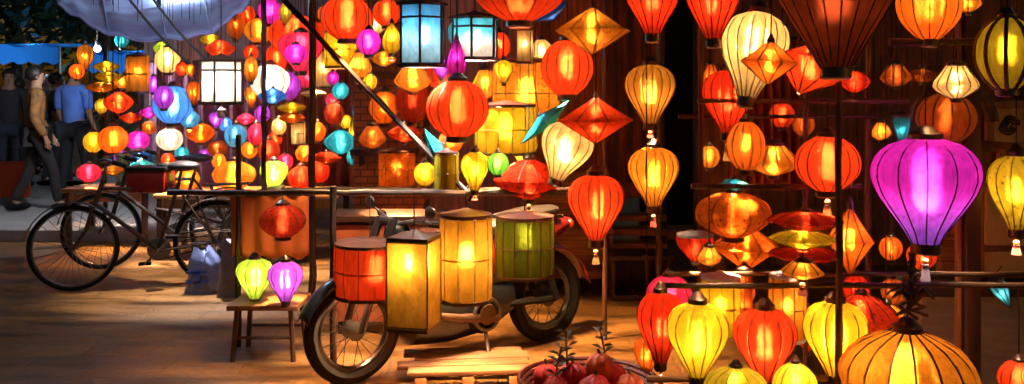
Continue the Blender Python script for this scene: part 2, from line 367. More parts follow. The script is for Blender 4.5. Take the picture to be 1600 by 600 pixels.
KIND = {'balloon': 'silk_lantern', 'onion': 'silk_lantern', 'globe': 'globe_lantern', 'saucer': 'saucer_lantern', 'diamond': 'diamond_lantern', 'drum': 'drum_lantern',
        'box': 'box_lantern', 'cone': 'silk_lantern', 'pumpkin': 'pumpkin_lantern', 'fan': 'silk_lantern'}
LAMPS = []
PLACED = []
def lantern(typ, hue, px, py, w, h, d, label, br=1.0, ribs=None, tilt=0, hang=None, tail=None, weave='silk', cap='cap', group=None, rest=False, rib='own', ribw=1.0, lit=True, watt=1.0, depth=None, spin=None, bulbt=.45, bulbx=0, hue2=None, span=(-.6, .1)):
    for _ in range(24):             # lanterns hang clear of one another: step back or forward until none cut into each other
        R = w / 2 / F * d; H = h / F * d; c = W(px, py, d); hit = None
        for (c2, R2, H2, d2) in PLACED:
            if rest: break
            q = ((c.x - c2.x) / (R + R2)) ** 2 + ((c.y - c2.y) / (R + R2)) ** 2 + ((c.z - c2.z) / (H / 2 + H2 / 2)) ** 2
            if q < .9: hit = d2; break
        if hit is None: break
        d += .05 if d >= hit else -.05
    PLACED.append((c, R, H, d))
    big = w * 3.3 / d > 45 or w > 55
    n = ribs or {'balloon': 14, 'onion': 12, 'globe': 14, 'saucer': 12, 'diamond': 12, 'drum': 12, 'box': 4, 'cone': 16, 'pumpkin': 16, 'fan': 10}[typ]
    if not big: n = min(n, 8)
    root = thing(KIND[typ], label, 'lantern', c, 0, group)
    root.rotation_euler = (0, math.radians(tilt), random.uniform(0, .5) if spin is None else spin)
    m = 16 if big else 10
    if typ in ('drum', 'box'): m = 6
    prof = smooth_prof(PROF[typ], m) if typ not in ('box', 'diamond') else [(t, r) for t, r in PROF[typ]]
    sub = 4 if big else 3
    if typ == 'box': sub = 4
    # shade: cloth stretched between the ribs
    vs, fs = [], []
    nn = n * sub
    sag = {'balloon': .03, 'onion': .03, 'drum': .0, 'pumpkin': -.07, 'globe': .0}.get(typ, 0)
    psag = [random.uniform(-.5, 2.0) for _ in range(n)]; wob = [random.uniform(0, 6) for _ in range(n)]
    for (t, r) in prof:
        for k in range(nn):
            q = 2 * PI * k / nn
            a = ((k % sub) / sub - .5) * 2 * PI / n
            f = math.cos(PI / n) / math.cos(a)
            if typ in ('globe', 'drum', 'pumpkin'): f = 1
            u = 1 - (abs((k % sub) / sub - .5) * 2) ** 2
            if k % sub == 0: u = 0
            f *= 1 - (sag * (psag[k // sub] if sag > 0 else 1) + .012 * math.sin(t * 11 + wob[k // sub])) * u * min(1, r)
            jit = 1 + (random.uniform(-.006, .006) if big else 0)
            vs.append((R * r * f * jit * math.cos(q), R * r * f * jit * math.sin(q), H / 2 - H * t))
    for i in range(len(prof) - 1):
        for k in range(nn):
            l = (k + 1) % nn
            fs.append((i * nn + k, (i + 1) * nn + k, (i + 1) * nn + l, i * nn + l))
    if depth:
        vs = [(x, y * depth, z) for x, y, z in vs]
    dy = depth or 1
    wk = WK * watt
    MB().add(vs, fs).build('shade', shade_mat(hue, br / wk, weave, hue2, (span[0] * H / 2, span[1] * H / 2)), root)
    # ribs
    mb = MB(); rw = (.0022 if d < 4 else .0026 if d < 6 else .004) * ribw
    step = 1 if typ in ('box', 'diamond') else 2
    pr = prof[::step]
    if pr[-1] != prof[-1]: pr.append(prof[-1])
    for k in range(n):
        q = 2 * PI * k / n
        mb.tube([(R * r * 1.012 * math.cos(q), R * r * 1.012 * math.sin(q) * dy, H / 2 - H * t) for t, r in pr], rw, 4)
    if typ in ('drum', 'box'):
        for t in (0, 1) if typ == 'box' else (0, .5, 1):
            r = PROF[typ][0][1] if t != .5 else 1.0
            mb.tube([(R * r * 1.012 * math.cos(2 * PI * k / n), R * r * 1.012 * math.sin(2 * PI * k / n) * dy, H / 2 - H * t) for k in range(n)], rw * 1.5, 4, True)
    rk = 'rib' if rib == 'rib' else 'rib_' + hue
    if rk not in M: M[rk] = surf('painted_' + rk, tuple(v * .22 + .01 for v in HUE[hue]), .5, .3, 20, bump=0)
    mb.build('rib_frame', M[rk], root)
    # caps
    r0, r1 = prof[0][1] * R, prof[-1][1] * R
    ch = min(.035, .09 * H + .006)
    if typ in ('drum', 'box'):
        tp = MB().lathe([(r0 * 1.02, H / 2), (r0 * 1.02, H / 2 + ch * .5), (r0 * .9, H / 2 + ch * .6), (r0 * .3, H / 2 + ch), (.012, H / 2 + ch * 1.3)], 4 if typ == 'box' else 24)
    else:
        r0 = max(r0, .012)
        tp = MB().lathe([(r0 * 1.08, H / 2 - ch * .15), (r0 * 1.08, H / 2 + ch * .5), (r0 * .75, H / 2 + ch * .75), (r0 * .5, H / 2 + ch * 1.2), (.006, H / 2 + ch * 1.35)], 16)
    tpo = tp.build('top_cap', M[cap], root)
    if typ in ('drum', 'box', 'diamond'):
        if typ != 'diamond':
            bt = MB()
            nseg = 4 if typ == 'box' else 24
            bt.lathe([(r1 * 1.03, -H / 2), (r1 * 1.03, -H / 2 - ch * .5), (r1 * .93, -H / 2 - ch * .5), (r1 * .93, -H / 2), (r1 * 1.03, -H / 2)], nseg, cap=False)
            bt.build('bottom_ring', M[cap], root)
    else:
        bt = MB().lathe([(r1 * 1.1, -H / 2 + ch * .3), (r1 * 1.12, -H / 2 - ch * .7), (r1 * .9, -H / 2 - ch * .9), (r1 * .85, -H / 2), (r1 * .85, -H / 2 + ch * .3), (r1 * 1.1, -H / 2 + ch * .3)], 16, cap=False)
        bt.build('bottom_ring', M[cap], root)
    # tassel
    if tail is None: tail = 0 if rest or typ in ('drum', 'box') else (.35 * H if big else .3 * H)
    else: tail = tail / F * d
    if tail > 0:
        z0 = -H / 2 - ch
        tm = M['tassel_gold'] if hue in ('red', 'scarlet', 'darkred', 'magenta') else M['tassel_red']
        if hue in ('magenta', 'purple', 'plum'): tm = M['tassel_dark']
        ts = MB().tube([(0, 0, -H / 2 + .01), (0, 0, z0 - tail * .3)], .0035, 5)
        to = ts.lathe([(.003, z0 - tail * .28), (.012, z0 - tail * .36), (.010, z0 - tail * .42), (.013, z0 - tail * .6), (.018, z0 - tail)], 9).build('tassel', tm, root)
        MB().ball((0, 0, z0 - tail * .22), .011, 8, 6).build('bead', M['capgold'], to)
    # cord
    if not rest:
        zt = H / 2 + ch * 1.2
        zb = (bar_z(d) if hang is None else W(px, hang, d).z) - c.z
        up = Vector((0, 0, zb)); up.rotate(Euler((0, math.radians(-tilt), 0)))
        if zb > zt:
            MB().tube([(0, 0, zt - .01), (up.x * .15, 0, zt + (up.z - zt) * .2), up], 0.0026 if d < 6 else .003, 5).build('cord', M['cord'], root)
        LAMPS.append((d, px))
    if lit:
        rr = max(min(R, H * .5), .02)
        wt = E_REF * 4 * PI * rr * rr * wk
        tint = (1, .60, .26) if hue not in ('white', 'blue', 'skyblue', 'cyan', 'teal', 'purple', 'magenta', 'violet', 'lime', 'green', 'plum') else (1, .86, .72)
        bulb(root, (bulbx * R, 0, H / 2 - H * bulbt), wt, tint, max(.012, rr * .16))
    return root

G1 = 'silk lanterns hung on the front stall'
G2 = 'lanterns hung over the middle stall'
G3 = 'small lanterns crowding the far stalls'
L = lantern
# ---- front stall (right)
L('balloon', 'plum', 1446, 300, 160, 168, 3.3, 'large magenta silk balloon lantern with pale violet neck hanging beside the wooden pillar', .85, 12, group=G1, tail=40, hang=65, spin=.13, cap='cap', rib='rib', bulbt=.42, ribw=1.3, hue2='lilac', span=(-.9, .1))
L('pumpkin', 'amber', 1418, 592, 192, 150, 3.0, 'wide amber pumpkin lantern with dark ribs hanging lowest under the dark twisted collar', .85, 16, group=G1, hang=445, rib='rib', ribw=2.0, spin=.1)
L('balloon', 'yellow', 1305, 530, 98, 118, 3.2, 'bright yellow balloon lantern directly behind the slim front stall post', 1.3, 12, group=G1, hang=445)
L('balloon', 'scarlet', 1195, 540, 96, 116, 3.2, 'glowing red orange balloon lantern between two yellow ones on the low bar', 1.1, 12, group=G1, hang=445)
L('balloon', 'yellow', 1090, 532, 96, 118, 3.2, 'bright yellow balloon lantern overlapping the red lantern near the basket', 1.35, 12, group=G1, hang=445)
L('balloon', 'red', 1032, 512, 72, 112, 3.4, 'plain red balloon lantern tucked behind the yellow one by the basket', 1.0, 12, group=G1, hang=445)
L('globe', 'pink', 1046, 462, 72, 62, 3.6, 'pink red globe lantern peeping over the plain red balloon lantern', .9, 12, group=G1, hang=430, tail=0)
L('drum', 'amber', 1230, 480, 56, 92, 3.45, 'narrow amber drum lantern with a blue and white cap behind the red balloon', 1.0, 10, group=G1, hang=425, cap='capblue')
L('drum', 'yellow', 1126, 478, 62, 84, 3.45, 'yellow drum lantern with blue and white cap behind the yellow balloon', 1.2, 10, group=G1, hang=425, cap='capblue')
L('drum', 'orange', 1163, 480, 26, 110, 3.55, 'tall thin orange tube lantern between the two capped drum lanterns', .8, 6, group=G1, hang=420)
L('pumpkin', 'lemon', 1150, 606, 92, 66, 2.95, 'lemon yellow pumpkin lantern at the foot of the stall below the red balloon', 1.0, 14, group=G1, hang=560, rest=True)
L('pumpkin', 'lemon', 1242, 602, 62, 70, 2.95, 'smaller lemon lantern at the foot of the stall beside the amber pumpkin lantern', 1.0, 12, group=G1, rest=True)
L('saucer', 'scarlet', 1345, 492, 112, 66, 3.4, 'flat orange red saucer lantern half hidden behind the post and amber pumpkin', .6, 12, group=G1, hang=445, tail=0, weave='print')
L('globe', 'red', 1338, 452, 40, 44, 3.5, 'little red globe lantern above the flat saucer behind the post', .6, 8, group=G1, hang=430, tail=0)
L('globe', 'scarlet', 1592, 592, 60, 56, 3.1, 'red globe lantern low against the grey stone plinth', .9, 12, group=G1, hang=445, watt=4)
u = (1258, 3.3)
L('saucer', 'scarlet', 1258, 345, 116, 30, 3.28, 'wide red orange saucer lantern forming the upper tier beneath the shelf', 2.2, 14, group=G1, hang=290, tail=0)
L('saucer', 'yellow', 1254, 373, 104, 28, 3.28, 'bright yellow saucer lantern clasped between two red tiers', 4.2, 12, group=G1, hang=360, tail=0)
L('saucer', 'red', 1258, 397, 112, 24, 3.28, 'thin red saucer lantern forming the middle tier under the yellow one', 2.2, 12, group=G1, hang=380, tail=0)
L('fan', 'amber', 1254, 422, 66, 28, 3.28, 'small amber bowl lantern forming the lowest tier of the stack', 2, 10, group=G1, hang=390, tail=20)
L('diamond', 'orange', 1328, 376, 72, 104, 3.4, 'tall orange diamond lantern whose tip points away from the front post', .9, 8, group=G1, hang=290, tail=0)
L('pumpkin', 'orange', 1145, 335, 112, 70, 3.5, 'rumpled orange pumpkin lantern hanging under the teal saucer on the shelf bar', .55, 12, group=G1, hang=290, tail=0, weave='print', rib='ribwarm')
L('diamond', 'orange', 1165, 385, 110, 74, 3.4, 'broad orange diamond lantern below the rumpled orange pumpkin', .75, 8, group=G1, hang=290, tail=0, weave='print', rib='ribwarm')
L('cone', 'red', 1086, 388, 58, 40, 3.5, 'small red cone lantern with blue and white rim over the pink globe', .8, 10, group=G1, hang=290, tail=0, cap='capblue')
L('fan', 'amber', 1108, 400, 40, 30, 3.45, 'small amber bowl lantern next to the blue rimmed red cone', 1.0, 8, group=G1, hang=290, tail=0)
L('saucer', 'teal', 1147, 288, 44, 18, 3.45, 'tiny teal saucer lantern hooked on the shelf bar', .7, 8, group=G1, hang=262, tail=0)
L('globe', 'scarlet', 1293, 256, 98, 86, 3.3, 'red globe lantern with orange heart crossed by the front post', 1.1, 14, group=G1, hang=160)
L('globe', 'orange', 1165, 228, 60, 76, 3.4, 'orange globe lantern beside the yellow saucer over the shelf bar', 1.1, 12, group=G1, hang=150, tail=0)
L('fan', 'amber', 1208, 250, 80, 48, 3.35, 'amber yellow saucer shaped bowl lantern between orange and red globes', 1.4, 12, group=G1, hang=150, tail=0)
L('balloon', 'red', 1137, 160, 78, 100, 3.4, 'deep red balloon lantern hanging below the cream white one', 1.0, 14, group=G1, tail=30)
L('balloon', 'cream', 1176, 88, 104, 138, 3.3, 'cream white balloon lantern tilted over the orange diamond', 1.5, 16, group=G1, tail=0, tilt=10, bulbt=.35)
L('diamond', 'orange', 1202, 98, 92, 66, 3.2, 'orange diamond lantern in front of the cream balloon', 1.2, 8, group=G1, tail=0, tilt=4)
L('diamond', 'scarlet', 1266, 106, 108, 92, 3.25, 'slanting red diamond lantern with orange edge beside the front post', .95, 8, group=G1, tail=0, tilt=28)
L('saucer', 'red', 1336, 128, 46, 34, 3.4, 'small red saucer lantern just past the front post', .8, 10, group=G1, tail=0)
L('cone', 'maroon', 1306, 2, 212, 214, 3.05, 'huge unlit dark red silk lantern narrowing to a point by the front post', .19, 20, group=G1, tail=0, rib='ribwarm', cap='cap')
L('balloon', 'red', 1114, 8, 84, 112, 3.2, 'red balloon lantern behind the cream one at the roof edge', 1.0, 14, group=G1, tail=0)
L('balloon', 'red', 1020, 2, 88, 108, 3.4, 'scarlet balloon lantern against the black doorway top', 1.0, 14, group=G1, tail=0)
L('pumpkin', 'orange', 1452, 10, 92, 106, 3.3, 'ribbed orange pumpkin lantern sitting above the top bar', 1.2, 12, group=G1, tail=0, rib='rib')
L('fan', 'amber', 1512, 2, 40, 34, 3.4, 'little amber lantern at the top of the wooden pillar', .9, 8, group=G1, tail=0)
L('globe', 'lemon', 1574, 84, 92, 112, 3.1, 'olive yellow globe lantern wrapped in heavy dark wire ribs', .3, 10, group=G1, tail=0, rib='rib', ribw=3.6)
L('balloon', 'lemon', 1588, 302, 84, 118, 3.6, 'pale lemon balloon lantern with printed marks before the framed picture', .8, 12, group=G1, tail=24, watt=7, weave='print')
L('fan', 'cream', 1494, 128, 66, 52, 3.3, 'cream yellow fluted lantern under the top bar', 1.2, 12, group=G1, hang=65, tail=0)
L('cone', 'teal', 1409, 205, 26, 46, 3.6, 'narrow teal cone lantern above the magenta balloon', .5, 8, group=G1, tail=0)
L('cone', 'cyan', 1566, 458, 26, 44, 3.85, 'pale cyan cone lantern over the grey plinth', .7, 8, group=G1, hang=415, tail=0, tilt=-30, watt=9)
L('fan', 'scarlet', 1490, 120, 20, 16, 3.7, 'tiny orange red lantern half behind the cream fluted lantern', .7, 6, group=G1, tail=0)
L('globe', 'rust', 1478, 185, 88, 78, 3.55, 'unlit brown globe lantern under the cream fluted one', .25, 10, group=G1, tail=0, rib='rib', ribw=1.5)
# ---- middle stall
L('balloon', 'tan', 1016, 148, 78, 94, 4.6, 'dim tan balloon lantern before the black doorway, upper of two on one cord', .8, 16, group=G2, tail=10)
L('balloon', 'amber', 1021, 277, 78, 94, 4.6, 'amber balloon lantern before the doorway, lower of two on one cord', 1.1, 16, group=G2, hang=180, tail=20)
L('balloon', 'scarlet', 931, 325, 88, 104, 4.2, 'red orange balloon lantern hanging alone in front of the wooden steps', 1.2, 16, group=G2, tail=24)
L('diamond', 'scarlet', 931, 188, 122, 70, 4.3, 'flat scarlet diamond lantern beside the tan balloon', .95, 8, group=G2, tail=0, weave='print', rib='ribwarm', spin=.2)
L('diamond', 'amber', 926, 48, 120, 72, 4.3, 'flat amber diamond lantern with a printed weave near the stall roof', .85, 8, group=G2, tail=0, weave='print', rib='ribwarm', spin=.1)
L('globe', 'scarlet', 886, 106, 82, 86, 4.6, 'red orange globe lantern with a yellow heart under the amber diamond', 1.3, 14, group=G2, tail=0)
L('balloon', 'cream', 882, 238, 84, 92, 4.5, 'cream balloon lantern leaning against the flat scarlet diamond', 1.2, 14, group=G2, tail=0, tilt=18, hang=190)
L('saucer', 'red', 826, 280, 112, 62, 4.5, 'deep red saucer lantern over the rack bar beside the green globe', .8, 12, group=G2, tail=16, weave='print')
L('globe', 'scarlet', 715, 170, 98, 88, 4.5, 'large red orange globe lantern in front of the bright yellow drum', 1.1, 16, group=G2, tail=0, rib='ribwarm')
L('drum', 'amber', 822, 146, 104, 94, 5.2, 'broad amber drum lantern with a printed weave at the heart of the stall', 1.5, 14, group=G2, weave='print', rib='ribwarm')
L('drum', 'yellow', 790, 202, 96, 70, 4.85, 'bright yellow drum lantern below the broad amber drum', 1.8, 14, group=G2, hang=190, rib='ribwarm', weave='paper')
L('balloon', 'yellow', 742, 268, 44, 62, 4.6, 'yellow balloon lantern on the rack bar next to the green globe', 1.5, 12, group=G2, hang=230, tail=6)
L('drum', 'lemon', 698, 270, 38, 58, 4.7, 'slim lemon drum lantern on the rack bar beside the slanting pole', 1.1, 10, group=G2, hang=230)
L('balloon', 'yellow', 818, 235, 44, 50, 4.7, 'glowing yellow balloon lantern squeezed between cream balloon and green globe', 1.6, 10, group=G2, hang=200, tail=0)
L('globe', 'green', 778, 256, 34, 34, 4.4, 'green globe lantern, the only green one above the rack bar', 1.2, 10, group=G2, hang=225, tail=0)
L('diamond', 'teal', 852, 190, 104, 26, 4.7, 'thin teal diamond lantern tilted steeply behind the cream balloon', .3, 8, group=G2, tail=0, tilt=-42, spin=0)
L('diamond', 'teal', 680, 232, 70, 26, 4.8, 'small teal diamond lantern tilted behind the large red globe', .8, 8, group=G2, tail=0, tilt=62, spin=0)
L('pumpkin', 'scarlet', 812, -12, 136, 92, 4.2, 'big red pumpkin lantern at the stall roof above the amber drum', 1.0, 16, group=G2, tail=0)
L('globe', 'scarlet', 690, 118, 58, 42, 4.9, 'small red globe lantern just above the large red orange globe', 1.1, 12, group=G2, tail=0)
L('fan', 'amber', 645, 122, 58, 44, 4.8, 'amber fluted lantern beneath the blue palace lantern', 1.3, 10, group=G2, tail=0)
L('globe', 'darkred', 645, 158, 54, 66, 5.0, 'dark red unlit globe lantern behind the large red orange globe', .4, 12, group=G2, tail=0)
L('onion', 'magenta', 713, 92, 30, 62, 4.6, 'slender magenta drop lantern between the two blue palace lanterns', 1.2, 8, group=G2, tail=8)
L('balloon', 'purple', 690, 108, 28, 30, 4.8, 'little purple balloon lantern under the blue palace lantern edge', .9, 8, group=G2, tail=0)
L('globe', 'cyan', 713, 52, 28, 40, 4.75, 'small cyan globe lantern between the two blue palace lanterns', .8, 8, group=G2, tail=0)
L('box', 'cream', 820, 72, 30, 50, 4.4, 'narrow cream box lantern below the big red pumpkin', 1.3, 4, group=G2, spin=.6)
L('balloon', 'yellow', 787, 112, 30, 36, 4.6, 'tiny yellow balloon lantern at the amber drum upper edge', 1.4, 8, group=G2, tail=0)
L('diamond', 'blue', 858, 18, 66, 28, 4.7, 'small blue diamond lantern behind the flat amber diamond', .5, 8, group=G2, tail=0, tilt=-30)
L('onion', 'yellow', 612, 60, 30, 48, 5.0, 'yellow drop lantern beside the larger blue palace lantern', 1.4, 8, group=G2, tail=6)
L('globe', 'scarlet', 542, 28, 80, 68, 4.8, 'red orange globe lantern crossing the slanting pole near the roof', 1.2, 14, group=G2, tail=0)
L('drum', 'yellow', 532, 78, 50, 52, 4.9, 'yellow drum lantern below the red orange globe on the slanting pole', 1.5, 10, group=G2, hang=55)
L('fan', 'amber', 562, 102, 38, 40, 4.9, 'amber fluted lantern hanging under the yellow drum', 1.4, 8, group=G2, tail=4)
L('globe', 'magenta', 576, 66, 38, 40, 4.7, 'bright magenta globe lantern beside the yellow drum', 1.4, 10, group=G2, tail=0)
# under the middle bar: boxes and drums over the motorbike
L('drum', 'scarlet', 578, 420, 112, 76, 4.6, 'wide red drum lantern under the rack bar above the motorbike wheel', 1.1, 14, group=G2, hang=300, rib='ribwarm', bulbx=.1)
L('box', 'gold', 647, 440, 92, 132, 4.15, 'tall amber box lantern hanging over the motorbike seat', 1.7, 4, group=G2, hang=300, rib='ribwarm', spin=.55, weave='paper', bulbt=.24, ribw=1.6, bulbx=-.1)
L('drum', 'gold', 728, 402, 82, 126, 4.4, 'tall ribbed yellow drum lantern between amber box and olive drum', 1.7, 10, group=G2, hang=300, rib='ribwarm', weave='paper')
L('drum', 'olive', 820, 384, 92, 86, 4.5, 'olive green drum lantern with dark ribs, the only one of that colour', .22, 14, group=G2, hang=300, rib='rib', bulbt=.3)
# on the stool
L('balloon', 'lime', 398, 436, 58, 64, 5.1, 'lime yellow balloon lantern standing on the wooden stool', 1.2, 10, group='lanterns standing on the stool', rest=True)
L('balloon', 'violet', 446, 440, 54, 64, 5.0, 'violet balloon lantern standing on the wooden stool', 1.15, 10, group='lanterns standing on the stool', rest=True)
L('globe', 'darkred', 442, 345, 70, 50, 5.1, 'dark red globe lantern hanging before the orange cloth panel', .7, 12, group=G2, hang=300, tail=0, weave='print')
# ---- far stalls (left)
L('globe', 'magenta', 422, 18, 36, 40, 8.2, 'magenta globe lantern near the awning edge', 1.2, group=G3, tail=0)
L('globe', 'lemon', 446, 20, 18, 34, 8.0, 'small olive lemon lantern beside the magenta globe near the awning', .7, group=G3, tail=0)
L('globe', 'amber', 405, 48, 46, 38, 8.4, 'amber globe lantern above the white palace lantern edge', .9, group=G3, tail=0)
L('globe', 'rust', 368, 42, 26, 40, 8.6, 'rust red globe lantern tucked beneath the awning corner', 1.0, group=G3, tail=0)
L('pumpkin', 'scarlet', 462, 56, 80, 66, 8.0, 'large scarlet pumpkin lantern glowing above the magenta one', 1.4, 12, group=G3, tail=0)
L('balloon', 'pink', 470, 82, 70, 62, 7.8, 'hot pink balloon lantern over the white and blue globes', 1.1, 10, group=G3, tail=0)
L('globe', 'magenta', 462, 84, 36, 30, 7.6, 'glowing magenta globe in front of the scarlet pumpkin lantern', 1.7, group=G3, tail=0)
L('globe', 'white', 422, 128, 60, 54, 8.2, 'brilliant white globe lantern beside the white palace lantern', 1.7, 10, group=G3, tail=0)
L('saucer', 'blue', 426, 150, 44, 24, 7.9, 'blue saucer lantern right under the brilliant white globe', 1.2, group=G3, tail=0)
L('globe', 'purple', 452, 134, 34, 44, 8.3, 'purple globe lantern to one side of the brilliant white globe', .9, group=G3, tail=0)
L('drum', 'cream', 505, 108, 38, 54, 7.9, 'cream drum lantern beside the slanting pole', 1.3, group=G3)
L('globe', 'amber', 392, 108, 22, 40, 8.0, 'amber globe lantern pressed against the palace lantern frame', 1.3, group=G3, tail=0)
L('globe', 'scarlet', 392, 82, 22, 24, 8.3, 'small scarlet globe above the palace lantern shoulder', 1.2, group=G3, tail=0)
L('saucer', 'scarlet', 344, 76, 46, 28, 7.4, 'scarlet saucer lantern on top of the white palace lantern', 1.1, 10, group=G3, tail=0)
L('saucer', 'yellow', 330, 62, 34, 18, 8.2, 'yellow saucer lantern behind the scarlet saucer under the awning', 1.2, group=G3, tail=0)
L('drum', 'amber', 215, 116, 34, 54, 8.2, 'amber drum lantern hanging between shelf of yellow saucers and cream globe', 1.2, group=G3)
L('balloon', 'amber', 133, 90, 26, 40, 9.4, 'dull amber balloon lantern behind the man in blue', .7, group=G3, tail=0)
L('globe', 'cream', 262, 94, 38, 40, 8.4, 'cream globe lantern under the pale awning', 1.7, group=G3, tail=0)
L('globe', 'lime', 254, 76, 26, 22, 8.6, 'lime globe lantern peeping over the cream globe', .9, group=G3, tail=0)
L('globe', 'scarlet', 284, 108, 18, 22, 8.2, 'small scarlet globe between cream globe and palace lantern', 1.1, group=G3, tail=0)
L('globe', 'amber', 296, 110, 16, 20, 8.1, 'tiny amber globe touching the small scarlet globe', 1.5, group=G3, tail=0)
L('globe', 'blue', 270, 164, 62, 58, 8.0, 'large blue globe lantern with a white glowing heart', 1.5, 12, group=G3, tail=0)
L('globe', 'purple', 256, 152, 30, 36, 7.8, 'violet purple globe lantern in front of the large blue one', 1.2, group=G3, tail=0)
L('globe', 'skyblue', 296, 186, 30, 26, 8.2, 'sky blue globe lantern under the large blue one', .9, group=G3, tail=0)
L('balloon', 'orange', 303, 146, 24, 38, 7.9, 'orange balloon lantern between blue globe and palace lantern', 1.2, group=G3, tail=0)
for (px, py, w_, hue, lab) in [
        (166, 104, 40, 'yellow', 'topmost of the yellow saucer lanterns strung by the amber drum'),
        (170, 120, 44, 'yellow', 'middle one of the yellow saucer lanterns strung by the amber drum'),
        (158, 136, 50, 'amber', 'lowest and most amber of the saucer lanterns strung by the amber drum')]:
    L('saucer', hue, px, py, w_, 16, 8.8, lab, 1.3, group=G3, tail=0)
L('saucer', 'scarlet', 185, 160, 46, 34, 8.5, 'scarlet saucer lantern above the row of three round lanterns', 1.2, 10, group=G3, tail=0)
L('globe', 'lemon', 158, 166, 18, 24, 8.7, 'little lemon lantern beside the scarlet saucer', 1.0, group=G3, tail=0)
L('globe', 'yellow', 146, 222, 30, 32, 8.6, 'yellow globe, first in the row of three beside the man in blue', 1.2, group=G3, tail=0)
L('globe', 'orange', 177, 218, 44, 42, 8.4, 'orange globe, middle of the row of three round lanterns', 1.3, group=G3, tail=0)
L('globe', 'magenta', 215, 220, 36, 30, 8.6, 'magenta globe, last in the row of three round lanterns', 1.4, group=G3, tail=0)
L('globe', 'white', 265, 218, 40, 34, 8.3, 'white globe lantern below the large blue one', 1.4, group=G3, tail=0)
L('pumpkin', 'orange', 313, 208, 42, 30, 8.2, 'orange pumpkin lantern beside the white globe', 1.1, group=G3, tail=0)
L('globe', 'pink', 139, 270, 36, 28, 8.8, 'pink red globe lantern low above the bicycle wheel', 1.3, group=G3, tail=0)
L('saucer', 'amber', 176, 266, 36, 14, 8.7, 'flat amber saucer lantern next to the low pink globe', 1.1, group=G3, tail=0)
L('saucer', 'teal', 222, 262, 44, 24, 8.6, 'dark teal saucer lantern above the bicycle frame', .35, group=G3, tail=0)
L('globe', 'blue', 216, 244, 38, 24, 8.8, 'dark blue globe lantern under the magenta one in the row', .4, group=G3, tail=0)
L('globe', 'amber', 293, 280, 36, 34, 8.4, 'round amber lantern standing alone at the table end', 1.2, 8, group='lanterns standing on the market table', rest=True)
L('pumpkin', 'amber', 366, 274, 62, 46, 8.3, 'broad amber pumpkin lantern standing on the market table', 1.3, 10, group='lanterns standing on the market table', rest=True)
L('globe', 'amber', 342, 252, 22, 24, 8.5, 'small amber globe peeping over the broad amber pumpkin lantern', 1.1, group=G3, tail=0)
L('balloon', 'lime', 428, 274, 44, 46, 8.3, 'lime white balloon lantern standing on the market table', 1.4, 8, group='lanterns standing on the market table', rest=True)
L('globe', 'red', 470, 278, 40, 36, 8.3, 'red globe lantern standing on the market table', 1.0, 8, group='lanterns standing on the market table', rest=True)
L('globe', 'pink', 400, 210, 26, 34, 8.4, 'pale pink lantern hanging over the dark gap of the far stall', .9, group=G3, tail=0)
L('globe', 'skyblue', 368, 212, 34, 36, 8.5, 'sky blue globe lantern under the white palace lantern', .6, group=G3, tail=0)
L('saucer', 'teal', 532, 222, 52, 38, 7.6, 'bright teal saucer lantern beside the brick pillar', 1.3, 10, group=G3, tail=0)
L('balloon', 'teal', 561, 182, 20, 46, 7.4, 'slim teal balloon lantern against the brick pillar', 1.0, group=G3, tail=0)
L('globe', 'teal', 532, 142, 26, 26, 7.8, 'small teal globe lantern beside the slanting pole', 1.0, group=G3, tail=0)
L('globe', 'magenta', 520, 122, 18, 22, 8.0, 'tiny magenta globe lantern over the small teal globe', .9, group=G3, tail=0)
L('saucer', 'yellow', 456, 168, 46, 16, 8.0, 'yellow saucer lantern below the purple globe', 1.3, group=G3, tail=0)
L('saucer', 'orange', 456, 184, 40, 16, 8.1, 'orange saucer lantern just under the yellow saucer', 1.1, group=G3, tail=0)
L('drum', 'cream', 466, 208, 22, 32, 8.2, 'small cream drum lantern under the orange saucer', .9, group=G3)
L('globe', 'orange', 496, 206, 26, 30, 8.0, 'orange globe lantern beside the dark stall post', 1.0, group=G3, tail=0)
L('saucer', 'cream', 490, 146, 40, 12, 8.1, 'thin cream saucer lantern under the cream drum', .9, group=G3, tail=0)
L('globe', 'darkred', 522, 178, 30, 34, 8.2, 'dark red globe lantern behind the slim teal balloon', .8, group=G3, tail=0)
L('onion', 'yellow', 552, 212, 18, 60, 7.7, 'slim yellow drop lantern beside the bright teal saucer', 1.2, group=G3, tail=0)
L('globe', 'red', 500, 268, 30, 34, 8.4, 'second red globe on the market table, nearest the brick pillar', .8, group='lanterns standing on the market table', rest=True)
L('saucer', 'scarlet', 510, 246, 50, 18, 8.2, 'flat scarlet saucer lantern low beside the brick pillar', .7, group=G3, tail=0)
